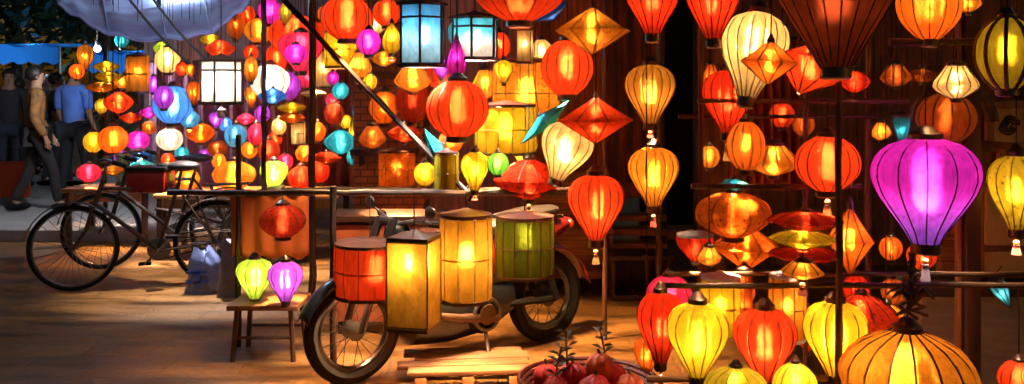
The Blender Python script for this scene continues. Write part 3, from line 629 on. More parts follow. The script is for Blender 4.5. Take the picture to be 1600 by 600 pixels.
for (ty, hue, px, py, w_, h_, dd, lab, b_, gz) in [
        ('globe', 'orange', 600, 168, 46, 50, 5.9, 'dim orange globe lantern in front of the brick pillar between the shelf boards', .7, G2),
        ('fan', 'rust', 582, 214, 44, 36, 5.8, 'rust fluted lantern just over the lower shelf board', .8, G2),
        ('globe', 'yellow', 664, 272, 34, 36, 5.2, 'yellow globe lantern between dusky orange drum and slim lemon drum', 1.4, G2),
        ('saucer', 'scarlet', 632, 208, 54, 28, 5.6, 'scarlet saucer lantern under the dark red unlit globe', .9, G2),
        ('globe', 'cream', 588, 40, 24, 28, 6.0, 'cream globe lantern between bright magenta globe and scarlet roof globe', 1.3, G2),
        ('balloon', 'pink', 520, 160, 24, 30, 8.3, 'pink balloon lantern beside the slim teal balloon', 1.2, G3),
        ('globe', 'yellow', 540, 190, 20, 22, 8.3, 'yellow globe lantern behind the slim teal balloon', 1.4, G3),
        ('globe', 'scarlet', 430, 216, 24, 24, 8.9, 'scarlet globe lantern over the dark red one above the table', 1.1, G3),
        ('globe', 'blue', 352, 194, 22, 22, 9.0, 'small blue globe lantern just under the palace lantern', 1.2, G3),
        ('globe', 'amber', 320, 118, 18, 24, 9.0, 'amber globe lantern peeping past the palace lantern post', 1.2, G3),
        ('globe', 'pink', 446, 252, 24, 24, 8.8, 'pink globe lantern between lime white and red table lanterns', 1.2, G3),
        ('globe', 'amber', 390, 234, 26, 26, 8.9, 'amber globe lantern over the broad amber pumpkin', 1.1, G3),
        ('globe', 'teal', 284, 240, 22, 22, 9.0, 'teal globe lantern over the lantern at the table end', 1.0, G3),
        ('globe', 'scarlet', 262, 250, 22, 22, 9.2, 'scarlet globe lantern under the white globe', 1.1, G3),
        ('globe', 'purple', 190, 246, 22, 22, 9.3, 'purple globe lantern under the orange globe of the row', 1.0, G3),
        ('fan', 'orange', 1110, 120, 30, 38, 4.0, 'orange fluted lantern in the shadow behind the deep red balloon', .8, G1),
        ('globe', 'amber', 1108, 245, 34, 34, 4.05, 'amber globe lantern by the doorway edge over the shelf bar', .9, G1),
        ('globe', 'scarlet', 1440, 400, 44, 40, 4.0, 'scarlet globe lantern behind the neck of the magenta balloon', .8, G1),
        ('globe', 'orange', 1392, 388, 34, 36, 4.1, 'orange globe lantern between orange diamond tip and magenta balloon', .8, G1),
        ('fan', 'amber', 1376, 205, 32, 28, 4.05, 'amber fluted lantern beside the narrow teal cone', .8, G1),
        ('globe', 'yellow', 764, 232, 34, 38, 5.3, 'yellow globe lantern peeping out between bright yellow drum and green globe', 1.5, G2),
        ('fan', 'amber', 758, 132, 44, 46, 5.4, 'amber fluted lantern between large red globe and broad amber drum', 1.4, G2),
        ('globe', 'orange', 704, 222, 38, 36, 5.0, 'orange globe lantern hanging just under the large red orange globe', 1.3, G2),
        ('balloon', 'yellow', 858, 150, 34, 46, 5.6, 'yellow balloon lantern between broad amber drum and cream balloon', 1.4, G2),
        ('globe', 'cream', 846, 82, 36, 40, 5.4, 'cream globe lantern between big red pumpkin and flat amber diamond', 1.2, G2),
        ('globe', 'scarlet', 604, 20, 44, 42, 5.6, 'scarlet globe lantern near the roof beside the larger blue palace lantern', 1.0, G2),
        ('globe', 'scarlet', 780, 72, 36, 42, 5.7, 'scarlet globe lantern behind the smaller blue palace lantern', 1.1, G2),
        ('saucer', 'amber', 600, 92, 40, 24, 5.8, 'amber saucer lantern between yellow drop and upper shelf board', 1.1, G2),
        ('globe', 'amber', 1384, 500, 54, 50, 3.75, 'amber globe lantern between the flat orange saucer and the dark collar', .9, G1),
        ('fan', 'scarlet', 1262, 516, 42, 64, 3.8, 'scarlet fluted lantern deep behind the red and yellow balloons', .8, G1),
        ('globe', 'orange', 1160, 455, 40, 40, 3.9, 'orange globe lantern between the two blue capped drums', .9, G1),
        ('globe', 'rust', 1395, 455, 36, 40, 3.9, 'rust globe lantern over the amber globe by the dark collar', .8, G1),
        ('balloon', 'orange', 1010, 556, 40, 58, 3.9, 'orange balloon lantern by the basket edge behind the plain red one', .9, G1),
        ('globe', 'scarlet', 1222, 180, 40, 38, 3.9, 'dim scarlet globe lantern in the gap above the amber bowl', .6, G1),
        ('globe', 'rust', 1256, 195, 34, 34, 4.0, 'rust globe lantern beside the dim scarlet globe', .6, G1),
        ('fan', 'rust', 1400, 118, 48, 34, 4.0, 'rust fluted lantern under the top bar beside the front post', .6, G1),
        ('saucer', 'rust', 1440, 118, 60, 22, 4.1, 'flat rust saucer lantern under the top bar', .6, G1)]:
    L(ty, hue, px, py, w_, h_, dd, lab, b_, group=gz, tail=0)
for (ty, hue, px, py, w_, h_, dd, lab) in [
        ('globe', 'scarlet', 386, 24, 26, 30, 8.7, 'scarlet globe lantern high under the awning edge beside the magenta one'),
        ('globe', 'scarlet', 432, 92, 34, 46, 8.6, 'scarlet globe lantern half behind the hot pink balloon'),
        ('balloon', 'scarlet', 496, 58, 34, 46, 8.5, 'scarlet balloon lantern half behind the slanting pole top'),
        ('globe', 'rust', 508, 24, 26, 28, 8.6, 'rust red globe lantern beside the big red orange globe near the roof'),
        ('globe', 'pink', 478, 122, 24, 32, 8.5, 'pink globe lantern between purple globe and cream drum'),
        ('balloon', 'amber', 392, 152, 20, 34, 8.6, 'amber balloon lantern low beside the palace lantern'),
        ('globe', 'purple', 410, 178, 24, 26, 8.7, 'small purple globe lantern under the blue saucer'),
        ('saucer', 'pink', 384, 186, 30, 18, 8.4, 'pink saucer lantern below the palace lantern tassel'),
        ('globe', 'cream', 436, 198, 22, 26, 8.6, 'small cream globe lantern beside the orange saucer'),
        ('globe', 'darkred', 420, 236, 34, 36, 8.7, 'dark red globe lantern above the lime white one'),
        ('globe', 'orange', 476, 240, 28, 26, 8.4, 'orange globe lantern above the red table lanterns'),
        ('saucer', 'magenta', 232, 176, 28, 18, 8.9, 'magenta saucer lantern beside the large blue globe'),
        ('globe', 'purple', 240, 132, 24, 26, 9.1, 'dull purple globe lantern under the cream globe'),
        ('globe', 'amber', 190, 128, 22, 20, 9.0, 'amber globe lantern beside the lowest yellow saucer'),
        ('globe', 'rust', 232, 200, 20, 22, 9.1, 'rust globe lantern above the magenta end of the row'),
        ('balloon', 'purple', 338, 188, 22, 26, 8.8, 'purple balloon lantern beside the orange pumpkin'),
        ('globe', 'cream', 246, 270, 18, 20, 8.9, 'tiny cream globe lantern by the market table end'),
        ('globe', 'orange', 120, 112, 22, 24, 9.3, 'orange globe lantern under the dull amber balloon'),
        ('saucer', 'scarlet', 204, 184, 34, 16, 8.8, 'thin scarlet saucer lantern above the orange globe of the row'),
        ('globe', 'teal', 552, 246, 20, 24, 7.9, 'small teal globe lantern low against the brick pillar'),
        ('globe', 'yellow', 578, 128, 22, 24, 6.0, 'yellow globe lantern under the upper shelf board')]:
    L(ty, hue, px, py, w_, h_, dd, lab, 1.2, group=G3, tail=0)
L('drum', 'orange', 620, 264, 58, 52, 5.7, 'dusky orange drum lantern added below the lower shelf board to light the brick', .6, 10, group=G2, weave='print')  # lantern added in place of an orange block to light the brick pillar
L('globe', 'teal', 190, 64, 20, 22, 9.6, 'faint teal globe lantern under the awning fringe', .5, group=G3, tail=0)
L('globe', 'rust', 340, 232, 30, 24, 8.9, 'rust coloured globe lantern behind the orange pumpkin', .5, group=G3, tail=0)
L('globe', 'purple', 320, 244, 24, 22, 9.0, 'dim purple globe lantern above the market table', .5, group=G3, tail=0)

# palace lanterns: six-sided wooden frame with painted panes
def palace(px, py, w, h, d, hue, br, label, group, frame, dabs, tail=True, hue2=None):
    R = w / 2 / F * d; H = h / F * d; n = 6
    c = W(px, py, d); root = thing('palace_lantern', label, 'lantern', c, random.uniform(-.1, .3), group)
    P = lambda r, k, z: Vector((r * math.cos(2 * PI * k / n + .26), r * math.sin(2 * PI * k / n + .26), z))
    fr = MB()
    for k in range(n):
        fr.tube([P(R, k, -H / 2), P(R, k, H / 2)], R * .055, 6)
    for z in (-H / 2, H * .28, H / 2): fr.tube([P(R, k, z) for k in range(n)], R * .05, 6, True)
    fr.build('frame', M[frame], root)
    m = shade_mat(hue, br / WK, 'paper', hue2, (-.25 * H, .15 * H))
    for k in range(n):
        a0, b0 = P(R * .97, k, -H / 2), P(R * .97, k + 1, -H / 2); a1, b1 = P(R * .97, k, H / 2), P(R * .97, k + 1, H / 2)
        pane = MB().add([a0, b0, b1, a1], [(0, 1, 2, 3)]).build('pane', m, root, smooth=False)
        if dabs:
            for j in range(3):      # brushed spots of colour on the painted pane
                s, t = random.uniform(.2, .8), random.uniform(.12, .75)
                ctr = a0.lerp(b0, s).lerp(a1.lerp(b1, s), t); nrm = Vector((ctr.x, ctr.y, 0)).normalized(); ctr += nrm * .004
                ex = (b0 - a0).normalized(); r1 = R * random.uniform(.10, .24)
                pts = [ctr + ex * r1 * math.cos(q) * random.uniform(.7, 1.1) + Vector((0, 0, 1)) * r1 * .6 * math.sin(q) for q in [2 * PI * i / 11 for i in range(11)]]
                MB().add(pts, [tuple(range(11))]).build('painted_spot', shade_mat(random.choice(dabs), br / WK, 'paper'), pane, smooth=False)
    rf = MB().lathe([(R * 1.12, H / 2), (R * 1.16, H / 2 + H * .03), (R * .62, H / 2 + H * .12), (R * .2, H / 2 + H * .16), (.01, H / 2 + H * .2)], 6).build('roof', M[frame], root)
    MB().tube([(0, 0, H * .68), (0, 0, bar_z(d) - c.z)], .004, 5).build('cord', M['cord'], root)
    MB().lathe([(R * 1.05, -H / 2 - H * .06), (R * 1.08, -H / 2), (R * .9, -H / 2), (R * .88, -H / 2 - H * .06), (R * 1.05, -H / 2 - H * .06)], 6, cap=False).build('base_ring', M[frame], root)
    if tail:
        ts = MB().tube([(0, 0, -H / 2), (0, 0, -H * .62)], .004, 5).lathe([(.006, -H * .62), (.03, -H * .68), (.03, -H * .88)], 8).build('tassel', M['tassel_dark'], root)
    LAMPS.append((d, px))
    bulb(root, (0, 0, 0), E_REF * 4 * PI * WK * R * R, (1, .93, .85), R * .16)
palace(346, 128, 62, 64, 7.0, 'white', 2.6, 'white six sided palace lantern in a dark timber frame', G3, 'bamboo2', None)
palace(660, 54, 72, 92, 4.5, 'skyblue', 1.5, 'larger blue six sided palace lantern with a pale painted scene', G2, 'bamboo', None, False, 'ice')
palace(742, 60, 74, 62, 4.7, 'cyan', 1.2, 'smaller blue palace lantern with white panes beside the yellow drum', G2, 'bamboo', None, False, 'white')
# ------------------------------------------------------------------ stall frames
def pole(pts, r, name, mat, parent=None, knots=True):
    pts = [Vector(p) for p in pts]; a, b = pts[0], pts[-1]; ln = (b - a).length
    n = max(3, int(ln / .11)); ps, rs = [], []
    wob = [Vector((random.uniform(-1, 1), random.uniform(-1, 1), random.uniform(-1, 1))) * r * .25 for _ in range(n + 1)]
    for i in range(n + 1):
        ps.append(a.lerp(b, i / n) + (wob[i] if 0 < i < n else Vector())); rs.append(r * (1.13 if knots and i % 3 == 0 else 1 + random.uniform(-.05, .05)))
    return MB().tube(ps, rs, 8).build(name, mat, parent)

def ground_at(px, d): return Vector(((px - 800) / F * d, d, 0))
fs_ = thing('stall_frame', 'front bamboo stall rack of slim posts and thin bars under the magenta lantern', 'stall', ground_at(1310, 3.12))
def rel(o, p): return Vector(p) - o.location
def bar(o, px0, px1, py, d, r, mat='bamboo', d1=None, py1=None, name='bar'):
    pole([rel(o, W(px0, py, d)), rel(o, W(px1, py if py1 is None else py1, d1 or d))], r, name, M[mat], o)
def post(o, px, d, z, r, mat='bamboo'):
    gp = ground_at(px, d); pole([rel(o, gp), rel(o, gp + Vector((0, 0, z)))], r, 'post', M[mat], o)
post(fs_, 1311, 3.10, 2.4, .012, 'bamboo2'); post(fs_, 1095, 3.6, 2.4, .011, 'bamboo2'); post(fs_, 1640, 3.15, 2.4, .016)
post(fs_, 1258, 3.62, 2.4, .010, 'bamboo2'); post(fs_, 1356, 3.75, 2.4, .012, 'bamboo2')
bar(fs_, 1040, 1660, 446, 3.16, .010); bar(fs_, 1040, 1660, 428, 3.5, .009)
bar(fs_, 1080, 1345, 291, 3.36, .010); bar(fs_, 1390, 1660, 66, 3.3, .013); bar(fs_, 1090, 1420, 158, 3.42, .008, 'bamboo2')
bar(fs_, 1060, 1420, 182, 3.7, .008)
bar(fs_, 1010, 1310, 592, 3.3, .012, 'bamboo2'); bar(fs_, 1100, 1330, 634, 2.95, .014, 'bamboo2')
sl_ = MB()
for i in range(15):
    y = 2.9 + i * .09; sl_.box(rel(fs_, (1.5, y, 2.31)), (2.6, .03, .02))
sl_.build('roof_slats', M['bamboo'], fs_)
# twisted collar and cloth bundle over the amber pumpkin lantern
cl = thing('lantern_collar', 'dark twisted wire collar knotted above the amber pumpkin lantern', 'ornament', W(1425, 470, 3.0))
mb = MB()
for k in range(4):
    mb.tube([(.05 * math.sin(t * 2.1 + k * 1.6) * (1 - t / 9), .05 * math.cos(t * 1.7 + k * 1.6) * (1 - t / 9), -.05 + t * .03) for t in range(8)], .006, 6)
mb.build('twisted_wire', M['cap'], cl)
mb = MB(); 
for k in range(7):
    q = k * .9; mb.tube([(0, 0, .0), (.05 * math.cos(q), .04 * math.sin(q), .04), (.085 * math.cos(q), .06 * math.sin(q), .015)], [.016, .012, .003], 6)
mb.build('leaf_rosette', M['rusty'], cl)

mid = thing('stall_frame', 'middle stall rack of dark poles over the motorbike', 'stall', ground_at(520, 4.6))
post(mid, 521, 4.6, 1.02, .017); post(mid, 372, 5.3, 1.25, .016); post(mid, 945, 5.45, 2.7, .014, 'bamboo2'); post(mid, 488, 5.7, 2.7, .022)
post(mid, 1030, 6.1, 2.7, .022, 'bamboo2')
bar(mid, 262, 885, 301, 4.62, .014); bar(mid, 440, 900, 296, 5.2, .012); bar(mid, 520, 700, 380, 4.75, .012); bar(mid, 690, 880, 338, 4.7, .010)
sl_ = MB()
for i in range(22): sl_.box(rel(mid, (-.15, 4.15 + i * .09, 2.63)), (2.7, .03, .02))
sl_.build('roof_slats', M['bamboo'], mid)
pp = thing('slanting_pole', 'long dark pole slanting down across the middle stall to the rack bar', 'pole', W(732, 305, 4.66))
pole([(0, 0, 0), rel(pp, W(400, -45, 5.0))], .015, 'shaft', M['bamboo'], pp)
MB().tube([(0, 0, -.03), (.03, .0, .02), (.0, .03, .05), (-.03, 0, .0)], .008, 6).build('rope_lashing', M['cord'], pp)
far = thing('stall_frame', 'far market stall roof grid carrying the small lanterns', 'stall', ground_at(250, 8.6))
for px, d in ((164, 9.2), (248, 8.7), (412, 7.7), (600, 8.6)): post(far, px, d, 3.1, .022)
sl_ = MB()
for i in range(28): sl_.box(rel(far, (-2.7, 6.9 + i * .11, 3.06)), (4.4, .03, .02))
sl_.build('roof_slats', M['bamboo'], far)

# ------------------------------------------------------------------ awning, ropes
def awning():
    m, nt, out = new_mat('pale_tarpaulin'); N, Lk = nt.nodes, nt.links
    tc = N.new('ShaderNodeTexCoord'); nz = N.new('ShaderNodeTexNoise'); nz.inputs['Scale'].default_value = 2.2; nz.inputs['Detail'].default_value = 6
    mp = N.new('ShaderNodeMapping'); mp.inputs['Scale'].default_value = (1, 1, 3); Lk.new(tc.outputs['Object'], mp.inputs[0]); Lk.new(mp.outputs[0], nz.inputs['Vector'])
    cr = N.new('ShaderNodeValToRGB'); e = cr.color_ramp.elements
    e[0].position = .38; e[0].color = (.44, .42, .66, 1); e[1].position = .62; e[1].color = (.52, .64, .86, 1)
    Lk.new(nz.outputs['Fac'], cr.inputs[0])
    d = N.new('ShaderNodeBsdfDiffuse'); t = N.new('ShaderNodeBsdfTranslucent'); Lk.new(cr.outputs[0], d.inputs[0]); Lk.new(cr.outputs[0], t.inputs[0])
    ms = N.new('ShaderNodeMixShader'); ms.inputs[0].default_value = .5; Lk.new(d.outputs[0], ms.inputs[1]); Lk.new(t.outputs[0], ms.inputs[2])
    bp = N.new('ShaderNodeBump'); bp.inputs['Strength'].default_value = .25; bp.inputs['Distance'].default_value = .03; Lk.new(nz.outputs['Fac'], bp.inputs['Height'])
    Lk.new(bp.outputs[0], d.inputs['Normal']); Lk.new(ms.outputs[0], out.inputs[0])
    root = thing('awning', 'pale blue and lavender tarpaulin awning sagging above the far stall', 'awning', W(240, 40, 8.5))
    lower = [(92, 6), (118, 24), (146, 42), (178, 55), (212, 62), (246, 63), (275, 60), (300, 58), (325, 52), (350, 38), (374, 18), (396, -6)]
    nU, nV = 44, 12; vs, fs = [], []
    for j in range(nV + 1):
        v = j / nV
        for i in range(nU + 1):
            u = i / nU * (len(lower) - 1); a = min(int(u), len(lower) - 2); f = u - a; f = f * f * (3 - 2 * f)
            px = lower[a][0] + (lower[a + 1][0] - lower[a][0]) * (u - a); py = lower[a][1] + (lower[a + 1][1] - lower[a][1]) * f
            p0 = W(px, py, 7.4); p1 = Vector((p0.x * 1.35 - .2, 10.2, 3.0))
            p = p0.lerp(p1, v); p.z -= .10 * math.sin(PI * v) + .012 * math.sin(i * .8 + v * 4) * (1 - v * .6)
            vs.append(rel(root, p))
    for j in range(nV):
        for i in range(nU):
            a = j * (nU + 1) + i; fs.append((a, a + 1, a + nU + 2, a + nU + 1))
    o = MB().add(vs, fs).build('sheet', m, root)
    sd = o.modifiers.new('s', 'SOLIDIFY'); sd.thickness = .006
    hem = MB().tube([vs[i] for i in range(nU + 1)], .012, 6).build('hem', surf('hem', (.25, .25, .42), .8), root)
    for i in (11, 22, 33): MB().tube([Vector(vs[j * (nU + 1) + i]) + Vector((0, -.006, .006)) for j in range(nV + 1)], .007, 5).build('seam', bpy.data.materials['hem'], root)
    tl = thing('tube_lamp', 'cool white tube lamp glowing through the top of the pale awning', 'lamp', W(285, -28, 9.0))
    MB().tube([(-.28, 0, 0), (.28, 0, 0)], .016, 10).build('tube', emit('tube_glow', (.62, .85, 1), 12), tl)
    MB().box((0, 0, .035), (.66, .05, .03), bev=.006).build('fitting', M['steel'], tl)
    MB().tube([(0, 0, .05), (0, 0, .7)], .005, 5).build('cord', M['cord'], tl)
    bulb(tl, (0, -.05, -.03), 15, (.62, .80, 1), .08)
    awning_fill = thing('tube_lamp', 'added cool tube lamp out of view, brightening the front of the sagging awning', 'lamp', W(250, -75, 6.2))  # added fill lamp above the view, brightens the near face of the awning
    MB().tube([(-.28, 0, 0), (.28, 0, 0)], .016, 10).build('tube', bpy.data.materials['tube_glow'], awning_fill)
    MB().box((0, 0, .035), (.66, .05, .03), bev=.006).build('fitting', M['steel'], awning_fill)
    bulb(awning_fill, (0, .05, -.03), 24, (.58, .72, 1), .08)
awning()
bl = thing('bare_bulb_lamp', 'bare white bulb glowing below the awning fringe over the walking people', 'lamp', W(152, 76, 9.6))
MB().ball((0, 0, 0), .035, 14, 10).build('glass', emit('bulb_glow', (.72, .92, 1), 14), bl)
MB().lathe([(.012, .03), (.022, .035), (.022, .08), (.008, .09)], 12).build('socket', M['black'], bl)
MB().tube([(0, 0, .085), (0, 0, 3.05 - bl.location.z)], .004, 5).build('cord', M['cord'], bl)
bulb(bl, (-.10, -.08, -.02), 38, (.80, .90, 1), .05)
for a, b, lab in (((236, -6, 7.0), (322, 92, 6.9), 'guy rope running from the awning top to the palace lantern'), ((200, -4, 7.1), (292, 96, 7.0), 'guy rope over the awning nearer to the cream globe')):
    r0 = thing('guy_rope', lab, 'rope', W(*b)); A, B = rel(r0, W(*a)), Vector()
    MB().tube([A.lerp(B, i / 10) - Vector((0, 0, .03 * math.sin(PI * i / 10))) for i in range(11)], .011, 6).build('strand', M['cord'], r0)
    MB().ball((0, 0, 0), .022, 8, 6).build('knot', M['cord'], r0)

# ------------------------------------------------------------------ houses and walls
def wallbox(name, mat, parent, px0, px1, z0, z1, d, thick=.12, bev=.004):
    x0, x1 = (px0 - 800) / F * d, (px1 - 800) / F * d
    c = Vector(((x0 + x1) / 2, d + thick / 2, (z0 + z1) / 2))
    return MB().box((0, 0, 0), (x1 - x0, thick, z1 - z0), bev=bev).build(name, M[mat], parent, smooth=False, loc=rel(parent, c))
def zrow(py, d): return CAMZ - (py - HOR) / F * d
D = 7.5
house = thing('shop_house', 'brown timber shop house with a black open doorway and wooden steps', 'house', ground_at(1060, D))
wallbox('wall', 'woodred', house, 640, 950, .0, 3.6, D)
wallbox('wall', 'woodred', house, 950, 1030, .62, 3.6, D + .02)
wallbox('wall', 'woodv', house, 1094, 1136, 0, 3.6, D - .04)
wallbox('wall', 'wooddark', house, 1136, 1700, 0, 3.6, D + .3)
wallbox('doorway_black_backing', 'black', house, 1000, 1120, 0, 3.6, D + 1.6)  # black sheet behind the opening: the shade inside is put into its colour
for px in (1033, 1092): wallbox('door_post', 'timberdark', house, px - 6, px + 6, .35, 3.6, D - .08, .10)
wallbox('threshold', 'timber', house, 1036, 1092, .28, .36, D - .06, .3)
for px in (962, 985, 1008): wallbox('shutter_rail', 'timberdark', house, px - 4, px + 4, .75, 3.6, D - .03, .05)
st = thing('wooden_steps', 'brown wooden steps leading up to the black doorway', 'steps', ground_at(992, 7.2))
for k, py in enumerate((338, 360, 382, 404)):
    dd = 7.38 - k * .14; z = zrow(py, dd)
    x0, x1 = (948 - 800) / F * dd, (1038 - 800) / F * dd
    MB().box(rel(st, ((x0 + x1) / 2, dd, z)), (x1 - x0, .24, .05), bev=.008).build('tread', M['timber'], st)
for px in (950, 1037):
    a, b = rel(st, W(px, 425, 6.75)), rel(st, W(px, 318, 7.45)); a.z = 0 - st.location.z + .03
    MB().tube([a, b], .03, 4).build('stringer', M['timberdark'], st)
bx = thing('wooden_chest', 'dark hollow wooden chest below the steps', 'chest', ground_at(998, 6.6))
for c, s, nm in (((0, 0, .02), (.42, .3, .04), 'bottom_board'), ((0, 0, .31), (.46, .34, .03), 'lid'), ((0, .14, .165), (.42, .02, .26), 'back_board'), ((-.2, 0, .165), (.02, .28, .26), 'side_board'), ((.2, 0, .165), (.02, .28, .26), 'side_board')):
    MB().box(c, s, bev=.004).build(nm, M['timberdark'], bx)
be = thing('wooden_bench', 'orange brown wooden bench along the house wall behind the olive drum', 'bench', ground_at(890, 7.1))
MB().box((0, 0, .43), (.66, .36, .05), bev=.01).build('seat', M['woodlight'], be)
MB().box((0, .19, .66), (.66, .03, .40), bev=.01).build('backrest', M['woodlight'], be)
MB().box((0, -.16, .23), (.60, .03, .34), bev=.005).build('front_board', M['wood'], be)
for sx in (-.3, .3):
    for sy in (-.15, .16): MB().box((sx, sy, .2), (.05, .05, .40), bev=.005).build('leg', M['timber'], be)
# right side shop front, closer
sf = thing('timber_shop_front', 'red brown timber shop front with orange panelled shutters above the grey plinth', 'house', ground_at(1640, 4.15))
z0 = zrow(440, 4.15)
wallbox('wall', 'wooddark', sf, 1528, 1900, z0, 3.2, 4.15)
for (a, b, y0, y1) in ((1538, 1600, 292, 384), (1538, 1600, 394, 428), (1606, 1680, 292, 428), (1606, 1680, 60, 282)):
    f = wallbox('panel_frame', 'redpaint' if False else 'timber', sf, a - 6, b + 6, zrow(y1, 4.1) - .02, zrow(y0, 4.1) + .02, 4.11, .05)
    pn = MB().box((0, 0, 0), ((b - a) / F * 4.1, .03, zrow(y0, 4.05) - zrow(y1, 4.05)), bev=.006).build('panel', M['panelpane'], f, smooth=False, loc=(0, -.025, 0))
wallbox('shutter', 'woodlight', sf, 1470, 1500, z0, 1.35, 4.3, .05)
wallbox('cornice', 'timberdark', sf, 1440, 1900, z0 - .05, z0 + .02, 4.05, .2)
pl = thing('stone_plinth', 'grey layered stone plinth beneath the timber shop front', 'wall', ground_at(1560, 4.2))
wallbox('stone_course', 'stone', pl, 1440, 1900, 0, z0 - .05, 4.17, .4, .02)
pi = thing('wooden_pillar', 'dark wooden pillar beside the magenta balloon lantern', 'pillar', ground_at(1516, 3.7))
MB().box((0, 0, 1.6), (.062, .062, 3.2), bev=.008).build('shaft', M['timberdark'], pi); MB().box((0, 0, .06), (.11, .11, .12), bev=.01).build('foot', M['timberdark'], pi)
MB().box((-.045, .01, 1.6), (.016, .03, 3.1), bev=.003).build('edge_strip', M['timber'], pi)
def frame_pic(px, py, w, h, d, label):
    r0 = thing('framed_picture', label, 'picture', W(px, py, d)); ww, hh = w / F * d, h / F * d
    mb = MB()
    for s in (-1, 1):
        mb.box((s * ww / 2, 0, 0), (.035, .03, hh + .035), bev=.005); mb.box((0, 0, s * hh / 2), (ww - .037, .028, .035), bev=.005)
    mb.build('frame', M['timber'], r0)
    MB().box((0, .012, 0), (ww - .03, .008, hh - .03)).build('mount', M['panelpane'], r0)
    sp = MB()
    for k in range(3):
        a = ww * (.10 + .09 * k)
        sp.tube([(a * math.cos(t * .5) * (.75 + .25 * math.sin(t)), .004, a * .8 * math.sin(t * .5)) for t in range(13)], .006, 5)
    sp.build('painted_swirl', M['rusty'], r0)
frame_pic(1578, 196, 64, 66, 4.1, 'small framed picture with a brown swirl hung on the timber shop front')
frame_pic(1590, 262, 50, 44, 4.1, 'pale framed picture hung under the swirl picture behind the lemon balloon lantern')
# carved arch ornament behind the magenta lantern
ar = thing('carved_arch', 'dark carved wooden arch above the magenta balloon lantern', 'ornament', W(1490, 190, 3.95))
mb = MB(); mb.tube([(.17 * math.cos(q), 0, .15 * math.sin(q)) for q in [PI * i / 16 for i in range(17)]], .03, 8); mb.build('arch', M['timberdark'], ar)
mb = MB()
for k in range(6):
    q = PI * (k + .5) / 6; mb.tube([(0, 0, .0), (.09 * math.cos(q), 0, .08 * math.sin(q)), (.12 * math.cos(q + .3), 0, .11 * math.sin(q + .3))], [.02, .014, .005], 6)
mb.build('carving', M['timber'], ar)
MB().box((0, 0, -.12), (.36, .05, .03), bev=.005).build('shelf', M['timberdark'], ar)
MB().box((.16, .05, -.1), (.03, .5, .03)).build('bracket', M['timberdark'], ar)

# brick pillar between the stalls
def brick_mat():
    m, nt, out = new_mat('old_brick'); N, Lk = nt.nodes, nt.links
    b = N.new('ShaderNodeBsdfPrincipled'); b.inputs['Roughness'].default_value = .8
    tc = N.new('ShaderNodeTexCoord'); mp = N.new('ShaderNodeMapping'); mp.inputs['Rotation'].default_value = (PI / 2, 0, 0)
    br = N.new('ShaderNodeTexBrick'); br.inputs['Scale'].default_value = 5; br.inputs['Color1'].default_value = (.62, .20, .055, 1); br.inputs['Color2'].default_value = (.48, .14, .045, 1)
    br.inputs['Mortar'].default_value = (.16, .09, .06, 1); br.inputs['Mortar Size'].default_value = .025
    Lk.new(tc.outputs['Object'], mp.inputs[0]); Lk.new(mp.outputs[0], br.inputs['Vector'])
    nz = N.new('ShaderNodeTexNoise'); nz.inputs['Scale'].default_value = 5; nz.inputs['Detail'].default_value = 8; Lk.new(tc.outputs['Object'], nz.inputs['Vector'])
    mx = N.new('ShaderNodeMix'); mx.data_type = 'RGBA'; mx.blend_type = 'MULTIPLY'; mx.inputs[0].default_value = .8
    mr = N.new('ShaderNodeMapRange'); mr.inputs[1].default_value = .3; mr.inputs[2].default_value = .7; mr.inputs[3].default_value = .4; mr.inputs[4].default_value = 1.3; Lk.new(nz.outputs['Fac'], mr.inputs[0])
    Lk.new(br.outputs[0], mx.inputs[6]); Lk.new(mr.outputs[0], mx.inputs[7]); Lk.new(mx.outputs[2], b.inputs['Base Color'])
    bp = N.new('ShaderNodeBump'); bp.inputs['Strength'].default_value = .6; bp.inputs['Distance'].default_value = .01; Lk.new(mx.outputs[2], bp.inputs['Height']); Lk.new(bp.outputs[0], b.inputs['Normal'])
    Lk.new(b.outputs[0], out.inputs[0]); return m
M['brick'] = brick_mat()
bp_ = thing('brick_pillar', 'rust coloured brick pillar behind the slanting pole', 'pillar', ground_at(610, 6.4))
wallbox('shaft', 'brick', bp_, 552, 662, 0, 3.2, 6.4, .5)
wallbox('plinth', 'brick', bp_, 546, 668, 0, .3, 6.36, .58)
for y0, lab in ((118, 'upper dark wooden shelf board fixed across the brick pillar'), (237, 'lower dark wooden shelf board fixed across the brick pillar')):
    r0 = thing('shelf_board', lab, 'shelf', W(602, y0, 6.25))
    MB().box((0, 0, 0), (.46, .2, .045), bev=.006).build('board', M['timberdark'], r0)
    for sx in (-.17, .17): MB().box((sx, .04, -.06), (.025, .12, .08), bev=.004).build('bracket', M['timberdark'], r0)
sb = thing('display_counter', 'orange red boarded counter under the rack bar behind the red drum', 'counter', ground_at(610, 5.7))
MB().box((0, 0, .38), (.66, .3, .60), bev=.01).build('front_panel', surf('orange_red_board', (.48, .13, .045), .6, .45, 6, bump=.3), sb)
MB().box((0, 0, .72), (.72, .36, .04), bev=.008).build('counter_top', M['timberdark'], sb)
for sx in (-.28, .28): MB().box((sx, 0, .04), (.06, .26, .08), bev=.005).build('foot', M['timberdark'], sb)
